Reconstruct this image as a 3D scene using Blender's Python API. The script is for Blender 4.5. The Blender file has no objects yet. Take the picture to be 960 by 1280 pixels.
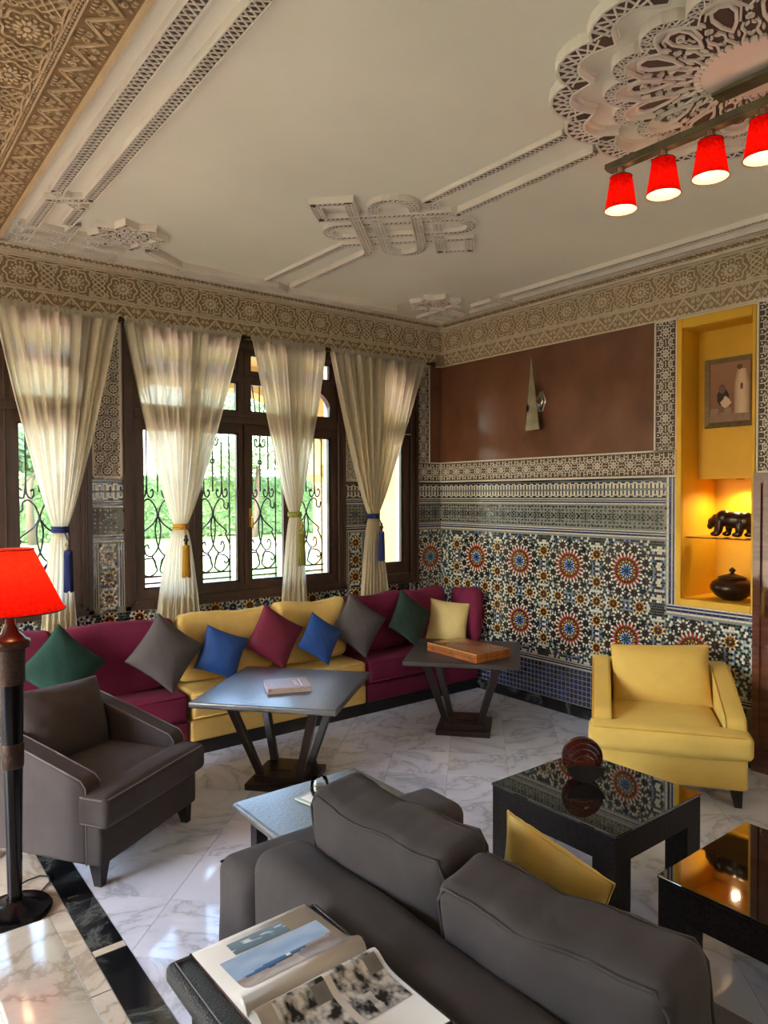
import bpy, bmesh, math, random
import numpy as np
from mathutils import Vector, Matrix
random.seed(4); np.random.seed(4)
PI = math.pi
S = bpy.context.scene
COL = S.collection

# ---------------------------------------------------------------- camera
CAM = Vector((-4.473, -4.904, 1.7))
YAW, PIT, ROL = math.radians(37.8), math.radians(-1.4), math.radians(-.245)
fw = Vector((math.sin(YAW)*math.cos(PIT), math.cos(YAW)*math.cos(PIT), math.sin(PIT)))
rt = Vector((math.cos(YAW), -math.sin(YAW), 0))
up = rt.cross(fw)
r2 = rt*math.cos(ROL)+up*math.sin(ROL)
u2 = up*math.cos(ROL)-rt*math.sin(ROL)
cd = bpy.data.cameras.new('camera'); cam = bpy.data.objects.new('camera', cd); COL.objects.link(cam)
cam.matrix_world = Matrix(((r2.x, u2.x, -fw.x, CAM.x), (r2.y, u2.y, -fw.y, CAM.y), (r2.z, u2.z, -fw.z, CAM.z), (0, 0, 0, 1)))
cd.sensor_fit = 'VERTICAL'; cd.sensor_height = 36; cd.lens = 36*890/1280
cd.clip_start = .05; cd.clip_end = 200
S.camera = cam

# ---------------------------------------------------------------- world, sun, fill lamps, exposure
S.view_settings.view_transform = 'Standard'; S.view_settings.look = 'None'
S.view_settings.gamma = 1; S.view_settings.exposure = EXPOSURE = 0.78
try: S.view_settings.use_curve_mapping = False
except Exception: pass
W = bpy.data.worlds.new('sky'); S.world = W; W.use_nodes = True
wn = W.node_tree.nodes; wl = W.node_tree.links
sky = wn.new('ShaderNodeTexSky'); sky.sky_type = 'NISHITA'; sky.sun_disc = False
sky.sun_elevation = math.radians(48); sky.sun_rotation = math.radians(240); sky.air_density = 1.2; sky.dust_density = 2.5
wl.new(sky.outputs[0], wn['Background'].inputs[0]); wn['Background'].inputs[1].default_value = 2.4

def lamp(name, kind, loc, energy, color, size=None, aim=None, **kw):
    d = bpy.data.lights.new(name, kind); o = bpy.data.objects.new(name, d); COL.objects.link(o)
    d.energy = energy; d.color = color; o.location = loc
    if kind == 'AREA' and size: d.shape = 'RECTANGLE'; d.size, d.size_y = size
    if kind in ('POINT', 'SPOT') and size: d.shadow_soft_size = size
    for k, v in kw.items(): setattr(d, k, v)
    if aim is not None:
        o.rotation_euler = (Vector(aim)-Vector(loc)).to_track_quat('-Z', 'Y').to_euler()
    return o
lamp('sun', 'SUN', (0, 0, 30), 5, (1, .95, .86), aim=(.62*30, .42*30, 30-.9*30), angle=.02)
# added unseen fill lamps, at the hall opening and the salon's closed far end
for i, y in enumerate((-1.7,)):
    lamp('fill_hall', 'AREA', (-7.45, y, 1.6), 5, (.93, .97, 1), (1.5, 2.3), aim=(0, y, 1.35))
lamp('fill_salon', 'AREA', (-1.85, -7.2, 1.6), 13, (1, .95, .87), (2.4, 2.2), aim=(-1.85, 0, 1.7))

# light portals over the three windows (they only guide the sampling of the sky)
for x, w in ((-4.0, 1.7), (-2.0, 1.7), (-.58, .45)):
    o = lamp('window_portal', 'AREA', (x, .34, 1.9), 1, (1, 1, 1), (w, 1.9), aim=(x, -3, 1.9)); o.data.cycles.is_portal = True

# ---------------------------------------------------------------- materials
def lin(h):
    h = h.lstrip('#'); c = [int(h[i:i+2], 16)/255 for i in (0, 2, 4)]
    return tuple(x/12.92 if x <= .04045 else ((x+.055)/1.055)**2.4 for x in c)+(1,)
class NT:
    def __init__(s, name):
        s.m = bpy.data.materials.new(name); s.m.use_nodes = True; s.t = s.m.node_tree; s.n = s.t.nodes; s.l = s.t.links
        s.b = s.n['Principled BSDF']; s.out = s.n['Material Output']
    def node(s, t, **kw):
        n = s.n.new(t)
        for k, v in kw.items():
            if k in n.inputs: n.inputs[k].default_value = v
            else: setattr(n, k, v)
        return n
    def ramp(s, fac, stops):
        r = s.node('ShaderNodeValToRGB'); e = r.color_ramp.elements
        while len(e) < len(stops): e.new(.5)
        for el, (p, c) in zip(e, stops): el.position = p; el.color = c if len(c) == 4 else tuple(c)+(1,)
        s.l.new(fac, r.inputs[0]); return r.outputs[0]
    def coords(s, kind='Object', scale=(1, 1, 1)):
        t = s.node('ShaderNodeTexCoord'); m = s.node('ShaderNodeMapping'); m.inputs['Scale'].default_value = scale
        s.l.new(t.outputs[kind], m.inputs[0]); return m.outputs[0]
    def noise(s, vec, scale, detail=4, rough=.5, dist=0):
        n = s.node('ShaderNodeTexNoise'); n.inputs['Scale'].default_value = scale; n.inputs['Detail'].default_value = detail
        n.inputs['Roughness'].default_value = rough; n.inputs['Distortion'].default_value = dist
        if vec is not None: s.l.new(vec, n.inputs['Vector'])
        return n.outputs['Fac']
    def bump(s, h, strength=.2, dist=.01):
        b = s.node('ShaderNodeBump'); b.inputs['Strength'].default_value = strength; b.inputs['Distance'].default_value = dist
        s.l.new(h, b.inputs['Height']); s.l.new(b.outputs[0], s.b.inputs['Normal'])
    def mixc(s, fac, a, b, mode='MIX'):
        m = s.node('ShaderNodeMix', data_type='RGBA', blend_type=mode)
        for sock, v in ((m.inputs[0], fac), (m.inputs[6], a), (m.inputs[7], b)):
            if isinstance(v, bpy.types.NodeSocket): s.l.new(v, sock)
            else: sock.default_value = v
        return m.outputs[2]
def pm(name, c, rough=.5, metal=0, var=.12, scale=8, bump=0, bscale=60, coat=0, sheen=0, spec=.5, randobj=0):
    k = NT(name); c = lin(c) if isinstance(c, str) else c
    v = k.coords()
    f = k.noise(v, scale)
    d = tuple(x*(1-var) for x in c[:3])+(1,); e = tuple(min(1, x*(1+var)) for x in c[:3])+(1,)
    col = k.ramp(f, [(.3, d), (.7, e)])
    if randobj:
        oi = k.node('ShaderNodeObjectInfo')
        hv = k.node('ShaderNodeMapRange'); hv.inputs[3].default_value = 1-randobj; hv.inputs[4].default_value = 1+randobj
        k.l.new(oi.outputs['Random'], hv.inputs[0])
        col = k.mixc(1, col, hv.outputs[0], 'MULTIPLY')
    k.l.new(col, k.b.inputs['Base Color'])
    k.b.inputs['Roughness'].default_value = rough; k.b.inputs['Metallic'].default_value = metal
    k.b.inputs['Coat Weight'].default_value = coat; k.b.inputs['Sheen Weight'].default_value = sheen
    k.b.inputs['Specular IOR Level'].default_value = spec
    if bump: k.bump(k.noise(v, bscale, 5), bump)
    return k.m
def fabric(name, c, sheen=.35, var=.14, wrinkle=.25, rough=.85):
    k = NT(name); c = lin(c); v = k.coords()
    f = k.noise(v, 5, 4, .6)
    d = tuple(x*(1-var) for x in c[:3])+(1,); e = tuple(min(1, x*(1+var)) for x in c[:3])+(1,)
    k.l.new(k.ramp(f, [(.3, d), (.7, e)]), k.b.inputs['Base Color'])
    k.b.inputs['Roughness'].default_value = rough; k.b.inputs['Sheen Weight'].default_value = sheen
    k.b.inputs['Sheen Tint'].default_value = tuple(min(1, x*2+.08) for x in c[:3])+(1,)
    w = k.noise(v, 7, 3, .5, .6); g = k.noise(v, 420, 2)
    mx = k.node('ShaderNodeMath', operation='MULTIPLY_ADD'); k.l.new(g, mx.inputs[0]); mx.inputs[1].default_value = .04; k.l.new(w, mx.inputs[2])
    k.bump(mx.outputs[0], wrinkle, .03)
    return k.m
def wood(name, a, b, rough=.35, scale=(2, 2, 24), coat=.1, bump=.08):
    k = NT(name); v = k.coords(scale=scale)
    f = k.noise(v, 2.2, 6, .6, 1.2)
    k.l.new(k.ramp(f, [(.28, lin(a)), (.72, lin(b))]), k.b.inputs['Base Color'])
    k.b.inputs['Roughness'].default_value = rough; k.b.inputs['Coat Weight'].default_value = coat
    k.bump(f, bump, .004)
    return k.m
def marble(name, base, vein, rough=.1, rnd=.07, vscale=1.6):
    k = NT(name); v0 = k.coords()
    oi = k.node('ShaderNodeObjectInfo'); add = k.node('ShaderNodeVectorMath', operation='MULTIPLY_ADD')
    cb = k.node('ShaderNodeCombineXYZ'); k.l.new(oi.outputs['Random'], cb.inputs[0]); k.l.new(oi.outputs['Random'], cb.inputs[1]); 
    k.l.new(cb.outputs[0], add.inputs[0]); add.inputs[1].default_value = (37, 61, 0); k.l.new(v0, add.inputs[2])
    v = add.outputs[0]
    f1 = k.noise(v, vscale, 8, .62, .7); f2 = k.noise(v, vscale*.6, 4, .5, .5)
    va = k.node('ShaderNodeMath', operation='ABSOLUTE'); sb = k.node('ShaderNodeMath', operation='SUBTRACT'); sb.inputs[1].default_value = .5
    k.l.new(f1, sb.inputs[0]); k.l.new(sb.outputs[0], va.inputs[0])
    c1 = k.ramp(va.outputs[0], [(0, lin(vein)), (.02, tuple(.3*a+.7*b for a, b in zip(lin(vein), lin(base)))), (.07, lin(base))])
    c2 = k.mixc(f2, (.86, .86, .88, 1), (1.08, 1.05, 1.0, 1))
    c = k.mixc(1, c1, c2, 'MULTIPLY')
    hv = k.node('ShaderNodeMapRange'); hv.inputs[3].default_value = 1-rnd; hv.inputs[4].default_value = 1+rnd
    k.l.new(oi.outputs['Random'], hv.inputs[0]); c = k.mixc(1, c, hv.outputs[0], 'MULTIPLY')
    k.l.new(c, k.b.inputs['Base Color'])
    rr = k.node('ShaderNodeMapRange'); rr.inputs[3].default_value = rough*.7; rr.inputs[4].default_value = rough*1.7
    k.l.new(f2, rr.inputs[0]); k.l.new(rr.outputs[0], k.b.inputs['Roughness'])
    k.bump(k.noise(v, 3, 2), .05, .01)
    return k.m
def emit(name, c, strength):
    k = NT(name); k.b.inputs['Base Color'].default_value = lin(c); k.b.inputs['Emission Color'].default_value = lin(c)
    k.b.inputs['Emission Strength'].default_value = strength; return k.m
def sheer(name, c, trans=.55, weave=0, glow=None):
    k = NT(name); k.n.remove(k.b)
    v = k.coords(); f = k.noise(v, 90, 3)
    c = lin(c); dk = .55 if 'shade_cloth' in name or 'lampshade' in name else .9; col = k.ramp(f, [(.3, tuple(x*dk for x in c[:3])+(1,)), (.7, c)])
    d = k.node('ShaderNodeBsdfDiffuse'); t = k.node('ShaderNodeBsdfTranslucent'); m = k.node('ShaderNodeMixShader')
    k.l.new(col, d.inputs[0]); k.l.new(col, t.inputs[0]); m.inputs[0].default_value = trans
    k.l.new(d.outputs[0], m.inputs[1]); k.l.new(t.outputs[0], m.inputs[2]); last = m.outputs[0]
    if weave:
        tr = k.node('ShaderNodeBsdfTransparent'); m2 = k.node('ShaderNodeMixShader'); m2.inputs[0].default_value = weave
        k.l.new(last, m2.inputs[1]); k.l.new(tr.outputs[0], m2.inputs[2]); last = m2.outputs[0]
    if glow:
        e = k.node('ShaderNodeEmission'); a = k.node('ShaderNodeAddShader'); k.l.new(col, e.inputs[0]); e.inputs[1].default_value = glow
        k.l.new(last, a.inputs[0]); k.l.new(e.outputs[0], a.inputs[1]); last = a.outputs[0]
    k.l.new(last, k.out.inputs[0]); return k.m
def glass_thin(name, tint=(.96, .98, .97, 1), refl=.9):
    k = NT(name); k.n.remove(k.b)
    f = k.node('ShaderNodeFresnel'); f.inputs[0].default_value = 1.45
    t = k.node('ShaderNodeBsdfTransparent'); t.inputs[0].default_value = tint; g = k.node('ShaderNodeBsdfGlossy'); g.inputs['Roughness'].default_value = .02
    m = k.node('ShaderNodeMixShader'); k.l.new(f.outputs[0], m.inputs[0]); k.l.new(t.outputs[0], m.inputs[1]); k.l.new(g.outputs[0], m.inputs[2])
    k.l.new(m.outputs[0], k.out.inputs[0]); return k.m
def colattr(name, rough=.45):
    k = NT(name); a = k.node('ShaderNodeAttribute'); a.attribute_name = 'Col'
    k.l.new(a.outputs['Color'], k.b.inputs['Base Color']); k.b.inputs['Roughness'].default_value = rough; k.b.inputs['Specular IOR Level'].default_value = .25; return k.m

M = {}
M['plaster'] = pm('smooth_ceiling_plaster', '#e9e5d2', .85, var=.05, scale=1.2, bump=.03, bscale=25)
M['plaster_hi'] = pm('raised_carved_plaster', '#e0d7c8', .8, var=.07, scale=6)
M['plaster_lo'] = pm('shade_brown_plaster_ground', '#5e483c', .9, var=.14, scale=20)  # brown ground with the shade of the ceiling recesses put into its colour
M['stucco'] = pm('carved_stucco', '#d3c4a8', .8, var=.08, scale=9)
M['stucco_lo'] = pm('stucco_ground', '#97805f', .9, var=.18, scale=26)  # recess pigment with recess shade mixed into the colour
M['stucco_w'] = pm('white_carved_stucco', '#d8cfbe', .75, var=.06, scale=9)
M['stucco_wlo'] = pm('dark_stucco_ground', '#5a4a3a', .9, var=.2, scale=30)  # dark brown holds both recess pigment and shade
M['soffit'] = pm('tan_carved_stucco', '#c8ad86', .8, var=.08, scale=9)
M['soffit_lo'] = pm('tan_stucco_ground', '#8a6d48', .9, var=.18, scale=26)  # soffit recess ground, tinted by pigment and painted-in shade
M['wallplain'] = pm('plain_wall_paint', '#d8cbb4', .8, var=.05, scale=2)
M['tadelakt'] = pm('brown_polished_tadelakt', '#6a4430', .26, var=.24, scale=3.5, bump=.10, bscale=7, coat=.4)
M['frame'] = wood('dark_brown_window_wood', '#2e1b13', '#4a2e20', .35, (14, 14, 2))
M['iron'] = pm('black_wrought_iron', '#26262a', .5, .6, var=.2, scale=30)
M['glass'] = glass_thin('window_glass')
M['curtain'] = sheer('cream_sheer_cotton', '#fdf6e2', .78, .025)
def zel(name, c, rough=.16):
    m = pm(name, c, rough, var=.16, scale=45, coat=1, spec=.6); b = m.node_tree.nodes['Principled BSDF']
    b.inputs['Coat IOR'].default_value = 1.62; b.inputs['Coat Roughness'].default_value = .09; return m       # thick lead glaze
M['z_white'] = zel('ivory_glazed_tile', '#cfc8b4'); M['z_black'] = zel('black_glazed_tile', '#1d1f24')
M['z_navy'] = zel('cobalt_glazed_tile', '#1f2c5c'); M['z_green'] = zel('dark_green_glazed_tile', '#23493f')
M['z_teal'] = zel('pale_turquoise_glazed_tile', '#8fb0a6'); M['z_red'] = zel('red_glazed_tile', '#9c3526')
M['z_blue'] = zel('sky_blue_glazed_tile', '#5276b0'); M['z_yellow'] = zel('ochre_glazed_tile', '#c9952c')
M['z_maroon'] = zel('maroon_glazed_tile', '#4a221e'); M['z_orange'] = zel('orange_glazed_tile', '#a8682c')
M['grout'] = pm('grey_grout', '#77756c', .5, var=.1, scale=40)
ZM = ['grout', 'z_white', 'z_black', 'z_navy', 'z_green', 'z_teal', 'z_red', 'z_blue', 'z_yellow', 'z_maroon', 'z_orange']
ZI = {n: i for i, n in enumerate(ZM)}
M['marble'] = marble('polished_grey_white_marble', '#dfe4f6', '#b4b9ca', .065)
M['marble_w'] = marble('cream_polished_marble', '#d2c8b8', '#ad9d8a', .09)
M['marble_k'] = marble('black_polished_marble', '#15171b', '#5d625f', .08, .2, 2.4)
M['joint'] = pm('floor_joint_grout', '#8d8b88', .6)
M['magenta'] = fabric('magenta_upholstery', '#6a0a34', .25); M['yellowf'] = fabric('mustard_yellow_upholstery', '#d6b062', .2)
M['yellowchair'] = fabric('butter_yellow_upholstery', '#dcb65c', .25, .06, .12)
M['greyf'] = fabric('taupe_grey_velvet', '#3b3332', .22, .16, .18); M['greyp'] = fabric('grey_satin', '#4d4747', .2, .12, .2, .6)
M['pipe'] = fabric('piping_cord', '#6a6264', .4); M['pipey'] = fabric('yellow_piping_cord', '#caa040', .2)
M['green'] = fabric('emerald_velvet', '#10392f', .5); M['dkgreen'] = fabric('bottle_green_velvet', '#1c3328', .5)
M['blue'] = fabric('royal_blue_silk', '#153f80', .3, .1, .2, .5); M['crimson'] = fabric('crimson_silk', '#68102e', .3, .1, .2, .55)
M['cream'] = fabric('pale_gold_silk', '#e3c987', .2, .08, .2, .5); M['gold'] = fabric('gold_damask', '#d9b057', .2, .14, .3, .6)
M['kick'] = pm('black_plinth', '#14110f', .5)
M['darkwood'] = wood('dark_stained_wood', '#140b09', '#281813', .36, (3, 3, 20))
M['tabletop1'] = pm('wrinkled_black_leather_top', '#2c2a2b', .33, var=.3, scale=6, bump=.4, bscale=75, coat=0, spec=1)
_b = M['tabletop1'].node_tree.nodes['Principled BSDF'].inputs; _b['Coat Weight'].default_value = .7; _b['Coat Roughness'].default_value = .32; _b['Coat IOR'].default_value = 1.8
M['tabletop2'] = pm('worn_grey_brown_top', '#3a3230', .4, var=.2, scale=5, bump=.12, bscale=50)
M['leather'] = pm('pebbled_black_leather', '#1b1a1a', .38, var=.2, scale=40, bump=.6, bscale=220)
M['ebony'] = pm('black_lacquered_wood', '#0f0b0b', .4, var=.25, scale=10)
M['blackglass'] = pm('black_glass_top', '#08080a', .03, var=.1, coat=1)
M['legmat'] = pm('dark_chair_leg', '#1a1413', .4)
M['gilt'] = pm('tarnished_gilt_frame', '#5f4d2c', .5, .5, var=.25, scale=30)
M['chrome'] = pm('polished_silver_metal', '#c9c2b2', .22, 1, var=.1); M['pewter'] = pm('brushed_pewter', '#6e6856', .5, .85, var=.25, scale=14)
M['bronze'] = pm('dark_bronze', '#3c2a1e', .3, .7, var=.25, scale=10); M['brass'] = pm('brass', '#b08a4a', .3, 1)
M['boxwood'] = wood('honey_walnut_veneer', '#7a3d17', '#b56c32', .25, (18, 2, 2), .4)
M['boxlight'] = wood('pale_inlay_edge', '#c58a4c', '#dcae74', .3, (18, 2, 2), .3)
M['ochre'] = pm('yellow_painted_niche', '#d8a41c', .6, var=.08, scale=4)
M['lacquer'] = wood('glossy_brown_lacquer', '#4e2c22', '#714536', .08, (2, 2, 10), 1, .01)
M['lampblack'] = pm('black_lamp_column', '#08070a', .16, var=.2, spec=.3)
M['lampbrown'] = pm('dark_embossed_metal', '#3c2d25', .35, .7, var=.3, scale=60, bump=.3, bscale=140)
M['shade'] = sheer('red_lampshade_cloth', '#d01a0d', .6, 0, .02); M['shade_s'] = sheer('red_small_shade_cloth', '#cc150b', .7, 0, .05)
M['shade_in'] = sheer('pale_shade_lining', '#f4c0a0', .3)
M['trimred'] = pm('dark_red_shade_trim', '#3a0c0c', .7); M['bulb'] = emit('lit_bulb', '#ffd9a0', 3.5)
M['paper'] = pm('magazine_paper', '#cfc5bc', .4, var=.03); M['paperedge'] = pm('page_edges', '#a59180', .8, var=.3, scale=120)
M['print'] = colattr('printed_ink', .4)
M['bookcover'] = pm('mauve_beige_book_cover', '#b9a8b4', .45, var=.06); M['white'] = pm('white_print', '#f0eeea', .5, var=.02)
M['redwood'] = wood('dark_red_polished_wood', '#2c0f0c', '#4e1d15', .18, (3, 3, 16), .6)
M['clear'] = glass_thin('clear_glass'); M['coaster'] = pm('pale_glass_coaster', '#b9c9c4', .12, coat=.5)
M['grass'] = pm('lawn_grass', '#6a8250', .9, var=.3, scale=2.5, bump=.3, bscale=60, spec=.05)
M['pathm'] = pm('pale_garden_paving', '#a09484', .85, var=.12, scale=3, spec=.05)
M['redearth'] = pm('pink_garden_paving', '#8f6a62', .85, var=.15, scale=3, spec=.05)
M['facade'] = pm('yellow_exterior_render', '#d8b06c', .85, var=.05, scale=2)
M['bark'] = pm('tree_bark', '#5a4a3a', .9, var=.3, scale=14)
def leafm(name, c):
    return sheer(name, c, .4)
M['leaf_a'] = leafm('fresh_green_leaves', '#94ac80'); M['leaf_b'] = leafm('mid_green_leaves', '#7d9a70'); M['leaf_c'] = leafm('olive_leaves', '#a2ad7c'); M['leaf_d'] = leafm('hedge_leaves', '#7f9a68')
M['cord'] = pm('black_cable', '#101012', .5)
M['t_navy'] = fabric('navy_tassel_thread', '#16245c', .3); M['t_gold'] = fabric('gold_tassel_thread', '#b07f22', .3); M['t_olive'] = fabric('olive_tassel_thread', '#7c7a2c', .3)

# ---------------------------------------------------------------- mesh builder
class MB:
    def __init__(s): s.v = []; s.f = []; s.m = []; s.c = None
    def add(s, vs, fs, mi=0):
        o = len(s.v); s.v += [tuple(p) for p in vs]
        for f in fs: s.f.append(tuple(i+o for i in f)); s.m.append(mi)
    def box(s, lo, hi, mi=0):
        (a, b, c), (d, e, f) = lo, hi
        s.add([(a, b, c), (d, b, c), (d, e, c), (a, e, c), (a, b, f), (d, b, f), (d, e, f), (a, e, f)],
              [(3, 2, 1, 0), (4, 5, 6, 7), (0, 1, 5, 4), (1, 2, 6, 5), (2, 3, 7, 6), (3, 0, 4, 7)], mi)
    def hexa(s, b4, t4, mi=0):
        s.add(list(b4)+list(t4), [(3, 2, 1, 0), (4, 5, 6, 7), (0, 1, 5, 4), (1, 2, 6, 5), (2, 3, 7, 6), (3, 0, 4, 7)], mi)
    def bar(s, p, q, w, d, mi=0, upv=(0, 0, 1), w2=None, d2=None):
        p = Vector(p); q = Vector(q); a = (q-p).normalized(); u = Vector(upv)
        x = a.cross(u); x = x.normalized() if x.length > 1e-4 else Vector((1, 0, 0)); y = x.cross(a).normalized()
        w2 = w2 or w; d2 = d2 or d
        s.hexa([p+x*sx*w/2+y*sy*d/2 for sx, sy in ((-1, -1), (1, -1), (1, 1), (-1, 1))], [q+x*sx*w2/2+y*sy*d2/2 for sx, sy in ((-1, -1), (1, -1), (1, 1), (-1, 1))], mi)
    def tube(s, pts, r, n=6, mi=0, closed=False, caps=True):
        pts = [Vector(p) for p in pts]; N = len(pts); rs = r if isinstance(r, (list, tuple)) else [r]*N
        base = len(s.v); prev = None
        for i, p in enumerate(pts):
            if closed: t = pts[(i+1) % N]-pts[i-1]
            else: t = pts[min(i+1, N-1)]-pts[max(i-1, 0)]
            t.normalize()
            if prev is None:
                a = Vector((0, 0, 1)) if abs(t.z) < .9 else Vector((1, 0, 0)); x = t.cross(a).normalized()
            else:
                x = prev-t*prev.dot(t); x.normalize()
            prev = x; y = t.cross(x)
            for k in range(n):
                th = 2*PI*k/n; q = p+(x*math.cos(th)+y*math.sin(th))*rs[i]; s.v.append(tuple(q))
        for i in range(N if closed else N-1):
            j = (i+1) % N
            for k in range(n):
                s.f.append((base+i*n+k, base+i*n+(k+1) % n, base+j*n+(k+1) % n, base+j*n+k)); s.m.append(mi)
        if caps and not closed:
            s.f.append(tuple(base+k for k in reversed(range(n)))); s.m.append(mi)
            s.f.append(tuple(base+(N-1)*n+k for k in range(n))); s.m.append(mi)
    def lathe(s, prof, n=24, c=(0, 0, 0), mi=0, caps=(True, True)):
        base = len(s.v)
        for r, z in prof:
            for k in range(n):
                th = 2*PI*k/n; s.v.append((c[0]+r*math.cos(th), c[1]+r*math.sin(th), c[2]+z))
        for i in range(len(prof)-1):
            for k in range(n):
                s.f.append((base+i*n+k, base+i*n+(k+1) % n, base+(i+1)*n+(k+1) % n, base+(i+1)*n+k)); s.m.append(mi)
        if caps[0]: s.f.append(tuple(base+k for k in reversed(range(n)))); s.m.append(mi)
        if caps[1]: s.f.append(tuple(base+(len(prof)-1)*n+k for k in range(n))); s.m.append(mi)
    # ---- flat relief in (u, v, height) space
    def plate(s, poly, h, mi=0, h0=0, inset=0):
        n = len(poly)
        if inset:
            cx = sum(p[0] for p in poly)/n; cy = sum(p[1] for p in poly)/n
            top = [(cx+(p[0]-cx)*(1-inset), cy+(p[1]-cy)*(1-inset), h) for p in poly]
        else: top = [(p[0], p[1], h) for p in poly]
        s.add([(p[0], p[1], h0) for p in poly]+top, [tuple(range(n, 2*n))]+[(i, (i+1) % n, n+(i+1) % n, n+i) for i in range(n)], mi)
    def ribbon(s, pts, w, h, mi=0, closed=False, h0=0, chamfer=.25):
        P = [Vector(p) for p in pts]; N = len(P); base = len(s.v)
        for i in range(N):
            if closed: a, b = P[i-1], P[(i+1) % N]
            else: a, b = P[max(i-1, 0)], P[min(i+1, N-1)]
            if closed or 0 < i < N-1:
                d1 = (P[i]-a).normalized(); d2 = (b-P[i]).normalized(); t = d1+d2
                t = t.normalized() if t.length > 1e-5 else d1
                k = 1/max(.45, t.dot(d1))
            else: t = (b-a).normalized(); k = 1
            nrm = Vector((-t.y, t.x))*k*w/2
            p = P[i]; q = 1-chamfer
            for f, z in ((1, h0), (q, h), (-q, h), (-1, h0)): s.v.append((p.x+nrm.x*f, p.y+nrm.y*f, z))
        for i in range(N if closed else N-1):
            j = (i+1) % N
            for k in range(3):
                s.f.append((base+i*4+k, base+i*4+k+1, base+j*4+k+1, base+j*4+k)); s.m.append(mi)
    def append(s, o, fn):
        b = len(s.v); s.v += [tuple(fn(p)) for p in o.v]; s.f += [tuple(i+b for i in f) for f in o.f]; s.m += o.m
    def repeat(s, o, offs):
        """translated copies of o"""
        for d in offs: s.append(o, lambda p: (p[0]+d[0], p[1]+d[1], p[2]+(d[2] if len(d) > 2 else 0)))
    def mapped(s, O, U, V, N):
        O, U, V, N = map(Vector, (O, U, V, N)); s.v = [tuple(O+U*p[0]+V*p[1]+N*p[2]) for p in s.v]
        if U.cross(V).dot(N) < 0: s.f = [tuple(reversed(f)) for f in s.f]
        return s
    def build(s, name, mats, parent=None, smooth=False, auto=None, kind=None):
        me = bpy.data.meshes.new(name); me.from_pydata(s.v, [], s.f)
        mats = mats if isinstance(mats, (list, tuple)) else [mats]
        for m in mats: me.materials.append(M[m] if isinstance(m, str) else m)
        if len(mats) > 1: me.polygons.foreach_set('material_index', s.m)
        if smooth: me.polygons.foreach_set('use_smooth', [True]*len(s.f))
        if auto is not None:
            me.polygons.foreach_set('use_smooth', [True]*len(s.f)); me.set_sharp_from_angle(angle=math.radians(auto))
        if s.c is not None:
            ca = me.color_attributes.new('Col', 'FLOAT_COLOR', 'CORNER'); arr = []
            for f, c in zip(s.f, s.c): arr += list(c)*len(f)
            ca.data.foreach_set('color', arr)
        me.update()
        return link(name, me, parent, kind)
def link(name, me, parent=None, kind=None):
    o = bpy.data.objects.new(name, me); COL.objects.link(o)
    if parent is not None: o.parent = parent
    if kind: o['kind'] = kind
    return o
def tag(o, label, cat, group=None):
    o['label'] = label; o['category'] = cat
    if group: o['group'] = group
    return o
def thing(name, label, cat, loc=(0, 0, 0), rz=0, group=None):
    o = bpy.data.objects.new(name, None); COL.objects.link(o); o.empty_display_size = .1
    o.location = loc; o.rotation_euler = (0, 0, rz); return tag(o, label, cat, group)
def kids(o): return [c for c in bpy.data.objects if c.parent == o]
def dup(o, parent=None, **kw):
    c = o.copy(); COL.objects.link(c)
    if parent is not None: c.parent = parent
    for k in kids(o): dup(k, c)
    return c
def structure(o): o['kind'] = 'structure'; return o
def empty_structure(name):
    o = bpy.data.objects.new(name, None); COL.objects.link(o); o['kind'] = 'structure'; return o

def arc(cx, cy, r, a0, a1, n, ry=None):
    ry = ry or r
    return [(cx+r*math.cos(a0+(a1-a0)*i/n), cy+ry*math.sin(a0+(a1-a0)*i/n)) for i in range(n+1)]
def circ(cx, cy, r, n=12, ph=0, ry=None):
    ry = ry or r
    return [(cx+r*math.cos(ph+2*PI*i/n), cy+ry*math.sin(ph+2*PI*i/n)) for i in range(n)]
def spiral(cx, cy, r, turns, a0, sgn=1, n=10, rmin=.25):
    N = max(5, int(n*turns)); return [(cx+r*(1-(1-rmin)*i/N)*math.cos(a0+sgn*2*PI*turns*i/N), cy+r*(1-(1-rmin)*i/N)*math.sin(a0+sgn*2*PI*turns*i/N)) for i in range(N+1)]
def petal(cx, cy, th, r0, r1, w, tip=.5):
    c, s_ = math.cos(th), math.sin(th)
    loc = [(r0, 0), (r0+(r1-r0)*.35, w/2), (r0+(r1-r0)*.75, w/2*.9), (r1, 0), (r0+(r1-r0)*.75, -w/2*.9), (r0+(r1-r0)*.35, -w/2)]
    return [(cx+a*c-b*s_, cy+a*s_+b*c) for a, b in loc]
def wedge(cx, cy, th, r0, r1, w0, w1):
    c, s_ = math.cos(th), math.sin(th)
    return [(cx+a*c-b*s_, cy+a*s_+b*c) for a, b in ((r0, -w0/2), (r1, -w1/2), (r1, w1/2), (r0, w0/2))]

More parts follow.
